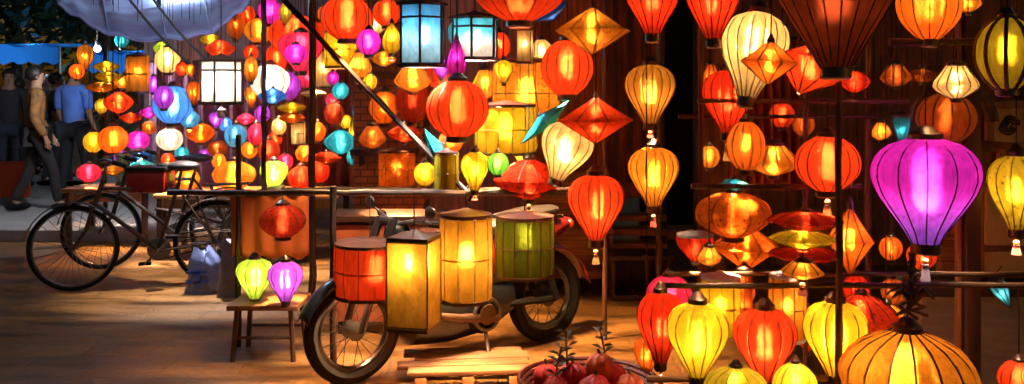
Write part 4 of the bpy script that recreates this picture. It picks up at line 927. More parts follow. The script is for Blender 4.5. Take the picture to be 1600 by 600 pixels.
# far house and dyed cloth behind the far stall
fh = thing('far_house', 'dim plastered house front behind the far stall', 'house', ground_at(420, 12.2))
M['dimplaster'] = surf('dim_plaster', (.38, .22, .22), .8, .5, 2, bump=.4)
wallbox('wall', 'dimplaster', fh, 225, 860, 0, 5.2, 12.2, .3)
for px in (300, 420, 540):
    w_ = wallbox('window', 'timberdark', fh, px - 24, px + 24, 1.1, 2.5, 12.14, .06); MB().box((0, 0, 0), (.34, .03, 1.3)).build('shutter', M['woodred'], w_, smooth=False, loc=(0, -.03, 0))
def cloth(px0, px1, py0, py1, d, col, col2, label, folds=9, name='hanging_cloth', amp=.05, scale=10):
    r0 = thing(name, label, 'cloth', W((px0 + px1) / 2, py0, d)); x0, x1 = W(px0, py0, d).x - r0.location.x, W(px1, py0, d).x - r0.location.x
    H = (py1 - py0) / F * d; nu, nv = folds * 6, 8; vs, fs = [], []
    for j in range(nv + 1):
        for i in range(nu + 1):
            u, v = i / nu, j / nv
            vs.append((x0 + (x1 - x0) * u, amp * (.4 + .6 * v) * math.sin(u * folds * 2 * PI + math.sin(v * 3) * .6), -H * v + .015 * math.sin(u * 20)))
    for j in range(nv):
        for i in range(nu):
            a = j * (nu + 1) + i; fs.append((a, a + 1, a + nu + 2, a + nu + 1))
    o = MB().add(vs, fs).build('fabric', surf(name + '_weave', col, .85, .3, scale, bump=.2, col2=col2), r0); o.modifiers.new('s', 'SOLIDIFY').thickness = .004
    MB().tube([(x0 - .03, 0, 0), (x1 + .03, 0, 0)], .012, 6).build('rod', M['bamboo'], r0)
    return r0
cloth(232, 420, 96, 300, 9.9, (.20, .12, .26), (.30, .10, .08), 'dark purple patterned cloth hanging behind the blue globe', 8)
cloth(418, 560, 90, 300, 9.6, (.34, .09, .05), (.14, .05, .05), 'rust red cloth hanging behind the teal lanterns', 7)
cloth(180, 246, 240, 292, 9.0, (.05, .14, .30), (.04, .18, .14), 'dark blue green cloth hanging below the magenta globe row', 4, amp=.03)
cloth(360, 482, 304, 402, 5.35, (.58, .17, .035), (.42, .10, .025), 'plain orange cloth panel hanging from the rack above the stool', 4, name='orange_cloth', amp=.015, scale=3)
cloth(1138, 1250, 60, 290, 5.4, (.44, .10, .04), (.22, .05, .02), 'dark red cloth hanging in the shop behind the orange globe', 8, amp=.05)
# market tables
def table(px0, px1, py, d, depth, label, mat='wood', clothcol=None):
    a, b = W(px0, py, d), W(px1, py, d); r0 = thing('market_table', label, 'table', ((a.x + b.x) / 2, d, 0)); wd = b.x - a.x; z = a.z
    MB().box((0, 0, z - .02), (wd, depth, .04), bev=.006).build('tabletop', M[mat], r0)
    for sx in (-1, 1):
        for sy in (-1, 1): MB().box((sx * (wd / 2 - .05), sy * (depth / 2 - .05), (z - .04) / 2), (.05, .05, z - .04), bev=.004).build('leg', M['timberdark'], r0)
    MB().box((0, -depth / 2 + .03, z - .09), (wd - .14, .02, .08)).build('apron', M['timber'], r0)
table(262, 540, 297, 8.35, .7, 'brown market table carrying amber, lime and red lanterns', 'woodlight')
table(118, 250, 290, 9.0, .6, 'narrow market table behind the bicycle', 'wood')
# low stool, plank bench
so_ = thing('wooden_stool', 'low wooden stool carrying the lime and violet lanterns', 'stool', ground_at(422, 5.15))
zt = zrow(470, 5.1)
MB().box((0, 0, zt - .015), (.40, .34, .03), bev=.008).build('seat', M['timber'], so_)
for sx in (-1, 1):
    for sy in (-1, 1): MB().tube([(sx * .15, sy * .13, zt - .03), (sx * .17, sy * .15, 0)], .015, 7).build('leg', M['bamboo2'], so_)
for sy in (-.14, .14): MB().tube([(-.16, sy, .13), (.16, sy, .13)], .010, 6).build('stretcher', M['bamboo2'], so_)
lb = thing('plank_pallet', 'low pallet of worn orange planks lying on the ground beside the motorbike', 'pallet', Vector((-.24, 4.76, 0)))
lb.rotation_euler = (0, 0, .08)
for k in range(4):
    rn = random.Random(k); nseg = 12; pl_ = MB().box((rn.uniform(-.03, .03), -.17 + k * .112, .075 + rn.uniform(-.004, .004)), (.66 + rn.uniform(-.05, .05), .10, .024), (0, rn.uniform(-.008, .008), rn.uniform(-.02, .02)), .007)
    pl_.build('plank', M['woodworn'], lb)
for sx in (-.24, 0, .24): MB().box((sx, 0, .03), (.06, .44, .058), bev=.006).build('bearer', M['timber'], lb)
# basket of red cloth balls
bk = thing('wicker_basket', 'dark red wicker basket heaped with red cloth balls', 'basket', ground_at(918, 3.75))
zb = zrow(612, 3.75)
mb = MB()
for k in range(9):
    z = zb - .09 + k * .018; r = .20 + .011 * k; mb.torus((0, 0, z), r, .010, 'Z', 36, 6)
for k in range(24):
    q = 2 * PI * k / 24; mb.tube([(.20 * math.cos(q), .20 * math.sin(q), zb - .10), (.29 * math.cos(q), .29 * math.sin(q), zb + .055)], .006, 5)
mb.build('woven_side', surf('dark_red_wicker', (.16, .02, .018), .6, .4, 20), bk)
MB().lathe([(.001, zb - .1), (.2, zb - .1), (.2, zb - .085), (.001, zb - .085)], 24).build('base', M['timberdark'], bk)
for q in (0, PI * .66, PI * 1.33): MB().tube([(.16 * math.cos(q), .16 * math.sin(q), zb - .1), (.2 * math.cos(q), .2 * math.sin(q), 0)], .012, 6).build('leg', M['bamboo'], bk)
redcl = surf('red_cloth', (.75, .03, .018), .6, .4, 14, bump=.3); orcl = surf('orange_red_cloth', (.80, .15, .02), .6, .4, 14, bump=.3)
ballspots = [(-.14, -.10, .06, 'dull', 'red cloth ball at the basket rim nearest the plank bench'), (.02, -.14, .075, 'red', 'large red cloth ball at the middle front of the basket'), (.17, -.07, .06, 'orange', 'orange red cloth ball at the basket rim nearest the yellow lantern'),
             (-.06, .04, .07, 'red', 'red cloth ball at the heart of the heap'), (.10, .06, .07, 'red', 'red cloth ball behind the orange red one'), (-.17, .08, .055, 'red', 'red cloth ball at the rear of the basket by the grey sprigs'), (.05, -.02, .06, 'orange', 'orange red cloth ball topmost in the heap')]
for i, (x, y, r, k, lab) in enumerate(ballspots):
    t = thing('cloth_ball', lab, 'ball', bk.location + Vector((x, y, zb + .035 + (.07 if i in (6,) else 0))), random.uniform(0, 3), 'cloth balls in the basket')
    vs = MB().ball((0, 0, 0), r, 24, 14); vs.v = [tuple(Vector(v) * (1 + .05 * math.cos(8 * math.atan2(v[1], v[0])))) for v in vs.v]
    vs.build('cover', orcl if k == 'orange' else redcl, t); MB().tube([(0, 0, r * .95), (.01, 0, r + .02)], .006, 6).build('stalk', M['timberdark'], t)
M['sprig'] = surf('grey_green_leaf', (.07, .09, .075), .6, .5, 20)
for i, (px, py, lab) in enumerate(((866, 548, 'grey green leafy sprig at the basket edge by the plank bench'), (886, 530, 'tallest grey green leafy sprig rising from the basket'), (952, 528, 'dark leafy sprig leaning over the red cloth balls'))):
    t = thing('leafy_sprig', lab, 'plant', bk.location + Vector(((px - 918) / F * 3.75, -.02 + .05 * i, zb + .02)), i * 1.3, 'sprigs in the basket')
    hh = max(.05, W(px, py, 3.75).z - zb); MB().tube([(0, 0, -.08), (.01, 0, hh * .5), (.03, .01, hh)], .004, 5).build('stem', M['bamboo'], t)
    mb = MB()
    for k in range(16):
        z = hh * (.1 + .9 * k / 15); q = k * 2.4; ln = .045 + random.uniform(0, .02); dx, dy = math.cos(q), math.sin(q); b0 = Vector((.03 * z / hh, 0, z))
        tip = b0 + Vector((dx * ln, dy * ln, .02)); md = b0.lerp(tip, .5) + Vector((0, 0, .012)); sd = Vector((-dy, dx, 0)) * .012
        mb.add([b0, md + sd, tip, md - sd], [(0, 1, 2, 3)])
    mb.build('leaves', M['sprig'], t, smooth=False)

# ------------------------------------------------------------------ bicycle
def wheel(parent, c, R, tyre, spokes, hub=.022, rimmat='steel'):
    """wheel in the local XZ plane"""
    ty = MB().torus(c, R - tyre, tyre, 'Y', 48, 8).build('tyre', M['rubber'], parent)
    rm = MB(); rm.torus(c, R - tyre * 2.1, tyre * .55, 'Y', 48, 6); rm.build('rim', M[rimmat], ty)
    sp = MB(); c = Vector(c)
    for k in range(spokes):
        q = 2 * PI * k / spokes; s = (.03 if k % 2 else -.03); q2 = q + (.25 if k % 4 < 2 else -.25)
        sp.tube([c + Vector((hub * math.cos(q2), s, hub * math.sin(q2))), c + Vector(((R - tyre * 2.2) * math.cos(q), 0, (R - tyre * 2.2) * math.sin(q)))], .0022, 4)
    sp.build('spokes', M[rimmat], ty)
    MB().lathe([(.012, -.045), (hub, -.035), (hub, -.03), (.014, -.02), (.014, .02), (hub, .03), (hub, .035), (.012, .045)], 12, c, 'Y').build('hub', M[rimmat], ty)
    return ty
def bicycle(label, loc, rz, mat='rusty', basket=True):
    b = thing('bicycle', label, 'bicycle', loc, rz, 'bicycles parked by the far stall')
    R = .325; fw, rw = Vector((.53, 0, R)), Vector((-.50, 0, R)); bb = Vector((-.07, 0, .28)); seat = Vector((-.22, 0, .80)); head = Vector((.33, 0, .80)); headb = Vector((.38, 0, .66))
    wheel(b, fw, R, .017, 28); wheel(b, rw, R, .017, 28)
    f = MB(); f.tube([bb, seat], .015, 8); f.tube([bb, headb], .017, 8); f.tube([seat.lerp(bb, .1), head.lerp(headb, .2)], .015, 8); f.tube([head + Vector((-.01, 0, .04)), headb], .019, 8)
    for s in (-.05, .05):
        f.tube([bb + Vector((0, s * .6, 0)), rw + Vector((0, s, 0))], .009, 6); f.tube([seat.lerp(bb, .08) + Vector((0, s * .4, 0)), rw + Vector((0, s, 0))], .008, 6)
    f.build('frame', M[mat], b)
    k = MB(); k.tube([headb, headb + Vector((.02, 0, -.05))], .016, 8)
    for s in (-.05, .05): k.tube([headb + Vector((.015, s, -.04)), headb + Vector((.06, s, -.2)), fw + Vector((0, s, 0))], [.012, .011, .008], 7)
    k.build('fork', M[mat], b)
    h = MB(); top = head + Vector((-.03, 0, .16)); h.tube([head, top], .012, 8)
    h.tube([top + Vector((-.16, -.28, .0)), top + Vector((-.03, -.25, .05)), top + Vector((.04, -.12, .03)), top, top + Vector((.04, .12, .03)), top + Vector((-.03, .25, .05)), top + Vector((-.16, .28, 0))], .011, 8)
    hb = h.build('handlebar', M['steel'], b)
    for s in (-1, 1): MB().tube([top + Vector((-.18, s * .282, -.003)), top + Vector((-.08, s * .268, .03))], .016, 8).build('grip', M['rubber'], hb)
    sd = MB().ball(seat + Vector((-.03, 0, .13)), .1, 14, 9, (1.25, .75, .42)); sd.ball(seat + Vector((.09, 0, .135)), .05, 10, 7, (1.5, .6, .5)); sd.build('saddle', M['leather'], b)
    MB().tube([seat, seat + Vector((-.02, 0, .12))], .012, 8).build('seat_post', M['steel'], b)
    for c, nm in ((fw, 0), (rw, 1)):
        mg = MB(); a0, a1 = (.2, 2.4) if nm == 0 else (.4, 3.2)
        pts = [(c.x + (R + .025) * math.cos(a0 + (a1 - a0) * i / 16), c.z + (R + .025) * math.sin(a0 + (a1 - a0) * i / 16)) for i in range(17)]
        vs = []; fs = []
        for (x, z) in pts: vs += [(x, -.026, z - .008), (x, 0, z), (x, .026, z - .008)]
        for i in range(16):
            for q in (0, 1): fs.append((i * 3 + q, i * 3 + q + 1, i * 3 + q + 4, i * 3 + q + 3))
        o = mg.add(vs, fs).build('mudguard', M[mat], b); o.modifiers.new('s', 'SOLIDIFY').thickness = .003
    cr = MB().lathe([(.085, -.004), (.09, 0), (.085, .004)], 24, bb + Vector((0, -.06, 0)), 'Y'); cr.tube([bb + Vector((0, -.075, 0)), bb + Vector((.11, -.08, -.12))], .009, 6); cr.tube([bb + Vector((0, .075, 0)), bb + Vector((-.11, .08, .12))], .009, 6)
    ck = cr.build('crank', M['steel'], b)
    for s in (-1, 1): MB().box(bb + Vector((-s * -.11 * 1, s * -.12, s * -.12)) if s > 0 else bb + Vector((-.11, .12, .12)), (.09, .07, .02), bev=.004).build('pedal', M['rubber'], ck)
    ch = MB(); ch.tube([bb + Vector((0, -.06, .085)), rw + Vector((0, -.06, .035))], .005, 5); ch.tube([bb + Vector((0, -.06, -.085)), rw + Vector((0, -.06, -.035))], .005, 5); ch.build('chain', M['rubber'], b)
    rk = MB()
    for s in (-.06, 0, .06): rk.tube([(-.30, s, .70), (-.70, s, .70)], .006, 6)
    for s in (-.06, .06): rk.tube([(-.62, s, .70), rw + Vector((0, s, 0))], .006, 6); rk.tube([(-.35, s, .70), rw + Vector((0.02, s, 0))], .006, 6)
    for x in (-.32, -.5, -.68): rk.tube([(x, -.06, .70), (x, .06, .70)], .006, 6)
    rk.build('carrier', M[mat], b)
    ks = MB().tube([rw + Vector((.05, .05, 0)), rw + Vector((.12, .2, -.325))], .008, 6).build('kickstand', M['steel'], b)
    return b
a, c_ = ground_at(131, 6.8), ground_at(330, 7.05)
bicycle('old brown bicycle with its front wheel jutting out onto the street', (a + c_) / 2, math.atan2(a.y - c_.y, a.x - c_.x))
rk_ = bicycle('cycle rickshaw with a dark tub seat half hidden behind the old brown bicycle', ground_at(262, 7.75), math.radians(194), 'black')
rk_.name = 'cycle_rickshaw'; rk_['category'] = 'rickshaw'; del rk_['group']
vs, fs = [], []; n_ = 14
for j_ in range(9):                         # tub seat: high rounded back, low open front
    v = j_ / 8
    for i_ in range(n_ + 1):
        q = PI * i_ / n_; vs.append((-.62 - .34 * math.sin(q) * (.8 + .25 * v), .33 * math.cos(q) * (.85 + .2 * v), .36 + v * (.20 + .10 * math.sin(q))))
for j_ in range(8):
    for i_ in range(n_): a_ = j_ * (n_ + 1) + i_; fs.append((a_, a_ + 1, a_ + n_ + 2, a_ + n_ + 1))
tb = MB().add(vs, fs).build('tub_seat', M['black'], rk_); tb.modifiers.new('s', 'SOLIDIFY').thickness = .02
MB().box((-.74, 0, .50), (.34, .52, .10), bev=.035).build('cushion', surf('dark_red_cushion', (.16, .015, .015), .6, .4, 12), tb)
MB().tube([vs[8 * (n_ + 1) + i_] for i_ in range(n_ + 1)], .014, 7).build('rim_tube', M['rusty'], tb)
fr_ = MB()
for sy in (-.36, .36): fr_.tube([(-.40, sy * .5, .34), (-.70, sy, .30), (-1.05, sy * .9, .24)], .013, 7); fr_.tube([(-.40, sy * .5, .34), (-.15, sy * .2, .45), (.1, 0, .5)], .012, 7)
fr_.tube([(-.74, -.46, .28), (-.74, .46, .28)], .014, 8); fr_.build('seat_frame', M['rusty'], rk_)
for sy in (-.44, .44): wheel(rk_, Vector((-.74, sy, .29)), .29, .017, 24, rimmat='rusty')
MB().box((-1.10, 0, .20), (.22, .5, .02), bev=.006).build('footboard', M['timberdark'], rk_)
# things slung by the bicycle
def sack(name, label, px, d, w, h, col, col2, scale=7, z=None, cat='bag'):
    loc = ground_at(px, d); loc.z = z or 0
    t = thing(name, label, cat, loc, random.uniform(-.3, .3))
    rnd = random.Random(name); nu, nv = 40, 14; vs, fs = [], []
    ph = [(rnd.uniform(0, 6), rnd.uniform(2, 7), rnd.uniform(3, 9)) for _ in range(5)]
    for j in range(nv + 1):             # slumped cloth body: squarish at the foot, gathered at the neck
        v = j / nv; wd = (1.0 - .10 * v if v < .7 else .93 - 1.9 * (v - .7) ** 1.1) ; zz = h * v * (1 - .05 * v)
        for i in range(nu):
            q = 2 * PI * i / nu; cx, cz = math.cos(q), math.sin(q)
            crease = sum(math.sin(p0 + p1 * q + p2 * v) for p0, p1, p2 in ph) * .022 * (.4 + v)
            x = (w / 2) * (wd + crease) * math.copysign(abs(cx) ** .6, cx); y = (w * .30) * (wd + crease) * math.copysign(abs(cz) ** .6, cz)
            vs.append((x + .03 * math.sin(v * 3), y, zz + .012 * math.sin(q * 3 + 1) * v + .02 * math.sin(q * 2 + .6) * v * v))
    for j in range(nv):
        for i in range(nu): l = (i + 1) % nu; fs.append((j * nu + i, j * nu + l, (j + 1) * nu + l, (j + 1) * nu + i))
    fs.append(tuple(reversed(range(nu)))); fs.append(tuple(nv * nu + i for i in range(nu)))
    bd = MB().add(vs, fs).build('body', surf(name + '_fabric', col, .55, .3, scale, bump=.5, col2=col2), t)
    for sy in (-.03, .03): MB().tube([(-.05, sy, h * .92), (-.055, sy * 1.4, h * 1.10), (.055, sy * 1.4, h * 1.10), (.05, sy, h * .92)], .006, 6).build('handle', M['cord'], t)
    if name == 'plastic_bag':
        mb = MB()
        for (a0, b0, a1, b1) in ((-.36, .22, .36, .30), (-.10, .12, .12, .52), (-.36, .44, .30, .50)):
            mb.box(((a0 + a1) / 2 * w, -w * .315, (b0 + b1) / 2 * h), ((a1 - a0) * w, .006, (b1 - b0) * h), bev=.002)
        mb.build('printed_mark', surf('blue_print', (.03, .10, .50), .5, .2, 8, bump=0), bd)
    return t
sack('plastic_bag', 'pale blue bag with dark blue print standing behind the bicycle', 314, 6.75, .24, .34, (.22, .25, .42), (.10, .16, .42), 12)
sack('cloth_sack', 'grey lavender cloth sack beside the printed bag', 356, 6.6, .16, .44, (.20, .16, .20), (.10, .08, .10), 6)
pa = thing('side_basket', 'dark red covered basket resting on the bicycle carrier', 'basket', ground_at(236, 7.0) + Vector((0, 0, .725)))
MB().box((0, 0, .09), (.30, .24, .18), bev=.03).build('body', M['redpaint'], pa); MB().box((0, 0, .19), (.32, .26, .03), bev=.01).build('lid', M['black'], pa)

# ------------------------------------------------------------------ motorbike
def motorbike():
    a, c = ground_at(552, 4.62), ground_at(852, 5.42)
    b = thing('motorbike', 'dark motorbike parked with a red tail beneath the box and drum lanterns', 'motorbike', (a + c) / 2, math.atan2(a.y - c.y, a.x - c.x))
    hl = (a - c).length / 2; R = .275; fw, rw = Vector((hl, 0, R)), Vector((-hl, 0, R))
    wheel(b, fw, R, .036, 20, .05, 'black'); wheel(b, rw, R, .042, 20, .06, 'black')
    k = MB()
    for s in (-.085, .085): k.tube([fw + Vector((0, s, 0)), fw + Vector((-.10, s, .30)), fw + Vector((-.20, s * .8, .56))], [.018, .022, .024], 9)
    k.tube([fw + Vector((-.2, -.07, .55)), fw + Vector((-.2, .07, .55))], .02, 8); k.build('fork', M['black'], b)
    mg = MB(); vs, fs = [], []; n = 18
    for i in range(n + 1):
        q = .35 + 2.1 * i / n; x, z = fw.x + (R + .03) * math.cos(q), fw.z + (R + .03) * math.sin(q)
        for t in (-1, -.5, 0, .5, 1): vs.append((x, t * .06, z - .03 * abs(t) ** 2))
    for i in range(n):
        for q in range(4): fs.append((i * 5 + q, i * 5 + q + 1, i * 5 + q + 6, i * 5 + q + 5))
    o = mg.add(vs, fs).build('front_mudguard', M['black'], b); o.modifiers.new('s', 'SOLIDIFY').thickness = .004
    # body shell
    def shell(sections, name, mat):
        n = 16; vs, fs = [], []
        for (x, y, z, ry, rz) in sections:
            for i in range(n):
                q = 2 * PI * i / n; cx, cz = math.cos(q), math.sin(q); e = .75
                vs.append((x, y + ry * math.copysign(abs(cx) ** e, cx), z + rz * math.copysign(abs(cz) ** e, cz)))
        for i in range(len(sections) - 1):
            for j in range(n): l = (j + 1) % n; fs.append((i * n + j, i * n + l, (i + 1) * n + l, (i + 1) * n + j))
        fs.append(tuple(range(n))); fs.append(tuple((len(sections) - 1) * n + j for j in reversed(range(n))))
        return MB().add(vs, fs).build(name, mat, b)
    shell([(hl - .20, 0, .62, .05, .17), (hl - .27, 0, .60, .17, .22), (hl - .33, 0, .52, .19, .24), (hl - .40, 0, .44, .16, .18), (hl - .55, 0, .42, .10, .10), (hl - .75, 0, .46, .10, .10), (hl - .92, 0, .52, .12, .13)], 'leg_shield', M['black'])
    shell([(.05, 0, .56, .10, .10), (-.15, 0, .57, .135, .13), (-.40, 0, .60, .13, .11), (-.62, 0, .66, .10, .08), (-.80, 0, .70, .05, .04)], 'tail_body', M['redpaint'])
    shell([(.10, 0, .70, .09, .03), (-.05, 0, .72, .13, .045), (-.30, 0, .74, .135, .05), (-.50, 0, .77, .12, .05), (-.70, 0, .79, .07, .03)], 'seat', M['leather'])
    shell([(.42, 0, .30, .05, .06), (.34, 0, .30, .13, .15), (.12, 0, .29, .15, .16), (-.15, 0, .30, .15, .15), (-.34, 0, .33, .10, .10)], 'under_cowl', M['black'])
    e = MB().lathe([(.05, -.17), (.11, -.15), (.115, -.02), (.115, .02), (.11, .15), (.05, .17)], 22, (-.08, 0, .28), 'Y')
    e.box((.10, 0, .30), (.26, .18, .16), bev=.03)
    for i in range(6): e.box((.12 + i * .025, 0, .30), (.010, .22, .20), bev=.003)
    eng = e.build('engine', M['rubber'], b); MB().torus((-.08, .175, .28), .085, .012, 'Y', 28, 6).build('crankcase_ring', M['steel'], eng); MB().lathe([(.03, .16), (.06, .175), (.055, .19), (.001, .195)], 18, (-.08, 0, .28), 'Y').build('crankcase_cover', M['brass'], eng)
    x = MB().tube([(.20, -.12, .25), (.24, -.16, .20), (.10, -.19, .17), (-.25, -.19, .22), (-.40, -.19, .26)], [.018, .018, .02, .03, .042], 12).tube([(-.38, -.19, .255), (-.72, -.19, .34)], [.045, .038], 14).build('exhaust', M['steel'], b)
    MB().tube([(hl - .36, .17, .33), (hl - .56, .165, .28), (hl - .80, .165, .255)], [.018, .026, .03], 10).build('crash_bar', M['brass'], b)
    sw = MB()
    for s in (-.09, .09): sw.tube([(-.10, s, .30), rw + Vector((0, s, 0))], .02, 8); sw.tube([rw + Vector((0, s * 1.2, 0)), (-hl + .14, s * 1.1, .62)], .022, 9)
    sw.build('swing_arm', M['rubber'], b)
    h = MB(); t = Vector((hl - .25, 0, .80)); h.tube([(hl - .22, 0, .70), t], .03, 8)
    h.tube([t + Vector((-.10, -.33, .02)), t + Vector((-.02, -.16, .03)), t, t + Vector((-.02, .16, .03)), t + Vector((-.10, .33, .02))], .013, 8)
    hb = h.build('handlebar', M['steel'], b)
    for s in (-1, 1):
        MB().tube([t + Vector((-.065, s * .24, .022)), t + Vector((-.105, s * .345, .02))], .019, 8).build('grip', M['rubber'], hb)
        mi = MB().tube([t + Vector((-.04, s * .2, .03)), t + Vector((-.02, s * .29, .07))], .006, 6).build('mirror', M['steel'], hb)
        MB().ball(t + Vector((-.02, s * .31, .09)), .045, 14, 8, (.3, 1.1, .75)).build('mirror_shell', M['black'], mi)
    t = t + Vector((0, 0, -.13)); hd = MB().ball(t + Vector((.06, 0, -.03)), .085, 18, 12, (.8, 1.15, .9)).build('headlight_shell', M['black'], b)
    MB().lathe([(.001, .075), (.04, .07), (.055, .058), (.055, .04)], 18, t + Vector((.06, 0, -.03)), 'X').build('headlight', surf('lens', (.5, .45, .4), .15, .1, 5, bump=0), hd)
    for s in (-1, 1): MB().ball(t + Vector((.10, s * .13, -.05)), .032, 10, 7, (1, 1.2, .8)).build('indicator', surf('amber_lens', (.75, .26, .04), .2, .1, 5, bump=0), hd)
    MB().ball((-.82, 0, .70), .05, 12, 8, (.6, 1.3, .7)).build('tail_light', M['redpaint'], b)
    ks = MB().tube([(-.1, .12, .24), (-.04, .26, .005)], .011, 7).build('side_stand', M['steel'], b)
    rm = MB(); vs, fs = [], []
    for i in range(n + 1):
        q = .6 + 2.3 * i / n; xx, z = rw.x + (R + .045) * math.cos(q), rw.z + (R + .045) * math.sin(q)
        for tt in (-1, 0, 1): vs.append((xx, tt * .065, z - .03 * abs(tt)))
    for i in range(n):
        for q in range(2): fs.append((i * 3 + q, i * 3 + q + 1, i * 3 + q + 4, i * 3 + q + 3))
    o = rm.add(vs, fs).build('rear_mudguard', M['redpaint'], b); o.modifiers.new('s', 'SOLIDIFY').thickness = .004
motorbike()

# ------------------------------------------------------------------ people
def skin_mesh(nodes, edges, root, sub=1):
    me = bpy.data.meshes.new('tmp'); me.from_pydata([n[0] for n in nodes], edges, []); o = bpy.data.objects.new('tmp', me); COL.objects.link(o)
    md = o.modifiers.new('k', 'SKIN'); 
    try: md.use_smooth_shade = True
    except Exception: pass
    for i, n in enumerate(nodes):
        sv = me.skin_vertices[0].data[i]; sv.radius = (n[1], n[2] if len(n) > 2 else n[1]); sv.use_root = (i == root)
    s = o.modifiers.new('s', 'SUBSURF'); s.levels = sub; s.render_levels = sub
    dg = bpy.context.evaluated_depsgraph_get(); r = bpy.data.meshes.new_from_object(o.evaluated_get(dg))
    bpy.data.objects.remove(o); bpy.data.meshes.remove(me); return r
def mobj(me, name, mat, parent):
    me.name = name; me.materials.clear(); me.materials.append(mat)
    for p in me.polygons: p.use_smooth = True
    o = bpy.data.objects.new(name, me); COL.objects.link(o); o.parent = parent; return o
def person(label, px, d, H, yaw, top, bottom, stride=.16, sleeve='short', hold=0, hat=None):
    """faces local -Y"""
    t = thing('person', label, 'person', ground_at(px, d) + Vector((0, 0, .12 if d > 9.05 and px < 175 else 0)), math.radians(yaw), 'people walking in the street')
    k = H / 1.68; V = lambda x, y, z: Vector((x, y, z)) * k
    s = stride
    J = dict(pel=V(0, 0, .90), wai=V(0, .01, 1.06), che=V(0, .0, 1.26), nb=V(0, .01, 1.40), nk=V(0, .0, 1.47), hd1=V(0, -.01, 1.53), hd2=V(0, -.01, 1.60), hd3=V(0, .0, 1.645), nose=V(0, -.10, 1.555),
             lh=V(-.09, 0, .88), rh=V(.09, 0, .88), lk=V(-.095, -s * .75, .49), rk=V(.095, s * .15, .48), la=V(-.09, -s, .085), ra=V(.09, s, .11), lt=V(-.10, -s - .15, .03), rt=V(.10, s - .14, .03),
             ls=V(-.185, .01, 1.365), rs=V(.185, .01, 1.365), le=V(-.225, s * .3, 1.10), re=V(.225, -s * .2, 1.10), lw=V(-.235, s * .2 - .10, .87), rw=V(.235, -s * .6 - .08, .87), lp=V(-.235, s * .2 - .12, .80), rp=V(.235, -s * .6 - .11, .80))
    if hold: J['rw'] = V(.20, -.25, 1.06); J['rp'] = V(.17, -.31, 1.08)
    R = dict(pel=(.135, .10), wai=(.115, .085), che=(.145, .10), nb=(.07, .06), nk=(.05, .05), hd1=(.066, .076), hd2=(.076, .088), hd3=(.055, .065), nose=(.014, .014), lh=(.085, .085), rh=(.085, .085), lk=(.055, .055), rk=(.055, .055), la=(.036, .036), ra=(.036, .036), lt=(.03, .022), rt=(.03, .022),
             ls=(.055, .055), rs=(.055, .055), le=(.04, .04), re=(.04, .04), lw=(.026, .026), rw=(.026, .026), lp=(.034, .02), rp=(.034, .02))
    E = [('pel', 'wai'), ('wai', 'che'), ('che', 'nb'), ('nb', 'nk'), ('nk', 'hd1'), ('hd1', 'hd2'), ('hd2', 'hd3'), ('hd1', 'nose'), ('pel', 'lh'), ('lh', 'lk'), ('lk', 'la'), ('la', 'lt'), ('pel', 'rh'), ('rh', 'rk'), ('rk', 'ra'), ('ra', 'rt'),
         ('nb', 'ls'), ('ls', 'le'), ('le', 'lw'), ('lw', 'lp'), ('nb', 'rs'), ('rs', 're'), ('re', 'rw'), ('rw', 'rp')]
    for sd, pn in ((-1, 'lp'), (1, 'rp')):      # five fingers
        p = J[pn]; w_ = J[pn[0] + 'w']; dr = (p - w_).normalized()
        for i in range(4):
            off = Vector((0, (i - 1.5) * .017, 0)) * k; ln = (.075, .085, .08, .062)[i] * k
            for q, f in ((1, .5), (2, 1)):
                nm = f'{pn}f{i}{q}'; J[nm] = p + off + dr * ln * f + Vector((-sd * .012 * q, 0, 0)); R[nm] = (.009, .009)
            E += [(pn, f'{pn}f{i}1'), (f'{pn}f{i}1', f'{pn}f{i}2')]
        nm = pn + 'th'; J[nm] = w_.lerp(p, .6) + Vector((-sd * .015, -.055, -.02)) * k; R[nm] = (.010, .010); E.append((pn, nm))
    names = list(J); idx = {n: i for i, n in enumerate(names)}
    body = skin_mesh([(J[n], R[n][0] * k, R[n][1] * k) for n in names], [(idx[a], idx[b]) for a, b in E], idx['pel'], 1)
    bo = mobj(body, 'body', M['skin'], t)
    def garment(keys, edges, grow, nm, mat, ends={}):
        pts = []
        for n in keys:
            p = ends.get(n, J[n]); pts.append((p, (R[n][0] + grow) * k, (R[n][1] + grow) * k))
        ix = {n: i for i, n in enumerate(keys)}
        return mobj(skin_mesh(pts, [(ix[a], ix[b]) for a, b in edges], 0, 1), nm, mat, t)
    garment(['pel', 'wai', 'che', 'nb', 'ls', 'le', 'rs', 're'] + (['lw', 'rw'] if sleeve == 'long' else []), [('pel', 'wai'), ('wai', 'che'), ('che', 'nb'), ('nb', 'ls'), ('ls', 'le'), ('nb', 'rs'), ('rs', 're')] + ([('le', 'lw'), ('re', 'rw')] if sleeve == 'long' else []), .024, 'shirt', top, {'nb': J['nb'] - Vector((0, 0, .02)), 'pel': J['pel'] - Vector((0, 0, .05))})
    garment(['pel', 'lh', 'lk', 'la', 'rh', 'rk', 'ra'], [('pel', 'lh'), ('lh', 'lk'), ('lk', 'la'), ('pel', 'rh'), ('rh', 'rk'), ('rk', 'ra')], .017, 'trousers', bottom)
    hm = MB().ball(V(0, .014, 1.607), .098 * k, 18, 12, (.93, 1.06, .98)); hm.v = [(x, y, z) if not (y < -.03 * k and z < 1.63 * k) else (x * .85, max(y, -.035 * k), max(z, 1.60 * k)) for x, y, z in hm.v]
    hm.build('hair', M['hair'], t)
    ey = MB()
    for sx in (-.03, .03): ey.ball(V(sx, -.088, 1.585), .010, 8, 6)
    ey.build('eyes', M['hair'], bo)
    MB().box(V(0, -.086, 1.515), (.04, .012, .010), bev=.003).build('mouth', surf('lips', (.30, .08, .06), .5, .1, 5, bump=0), bo)
    er = MB()
    for sx in (-.078, .078): er.ball(V(sx, .005, 1.57), .026, 8, 6, (.4, .7, 1.1))
    er.build('ears', M['skin'], bo)
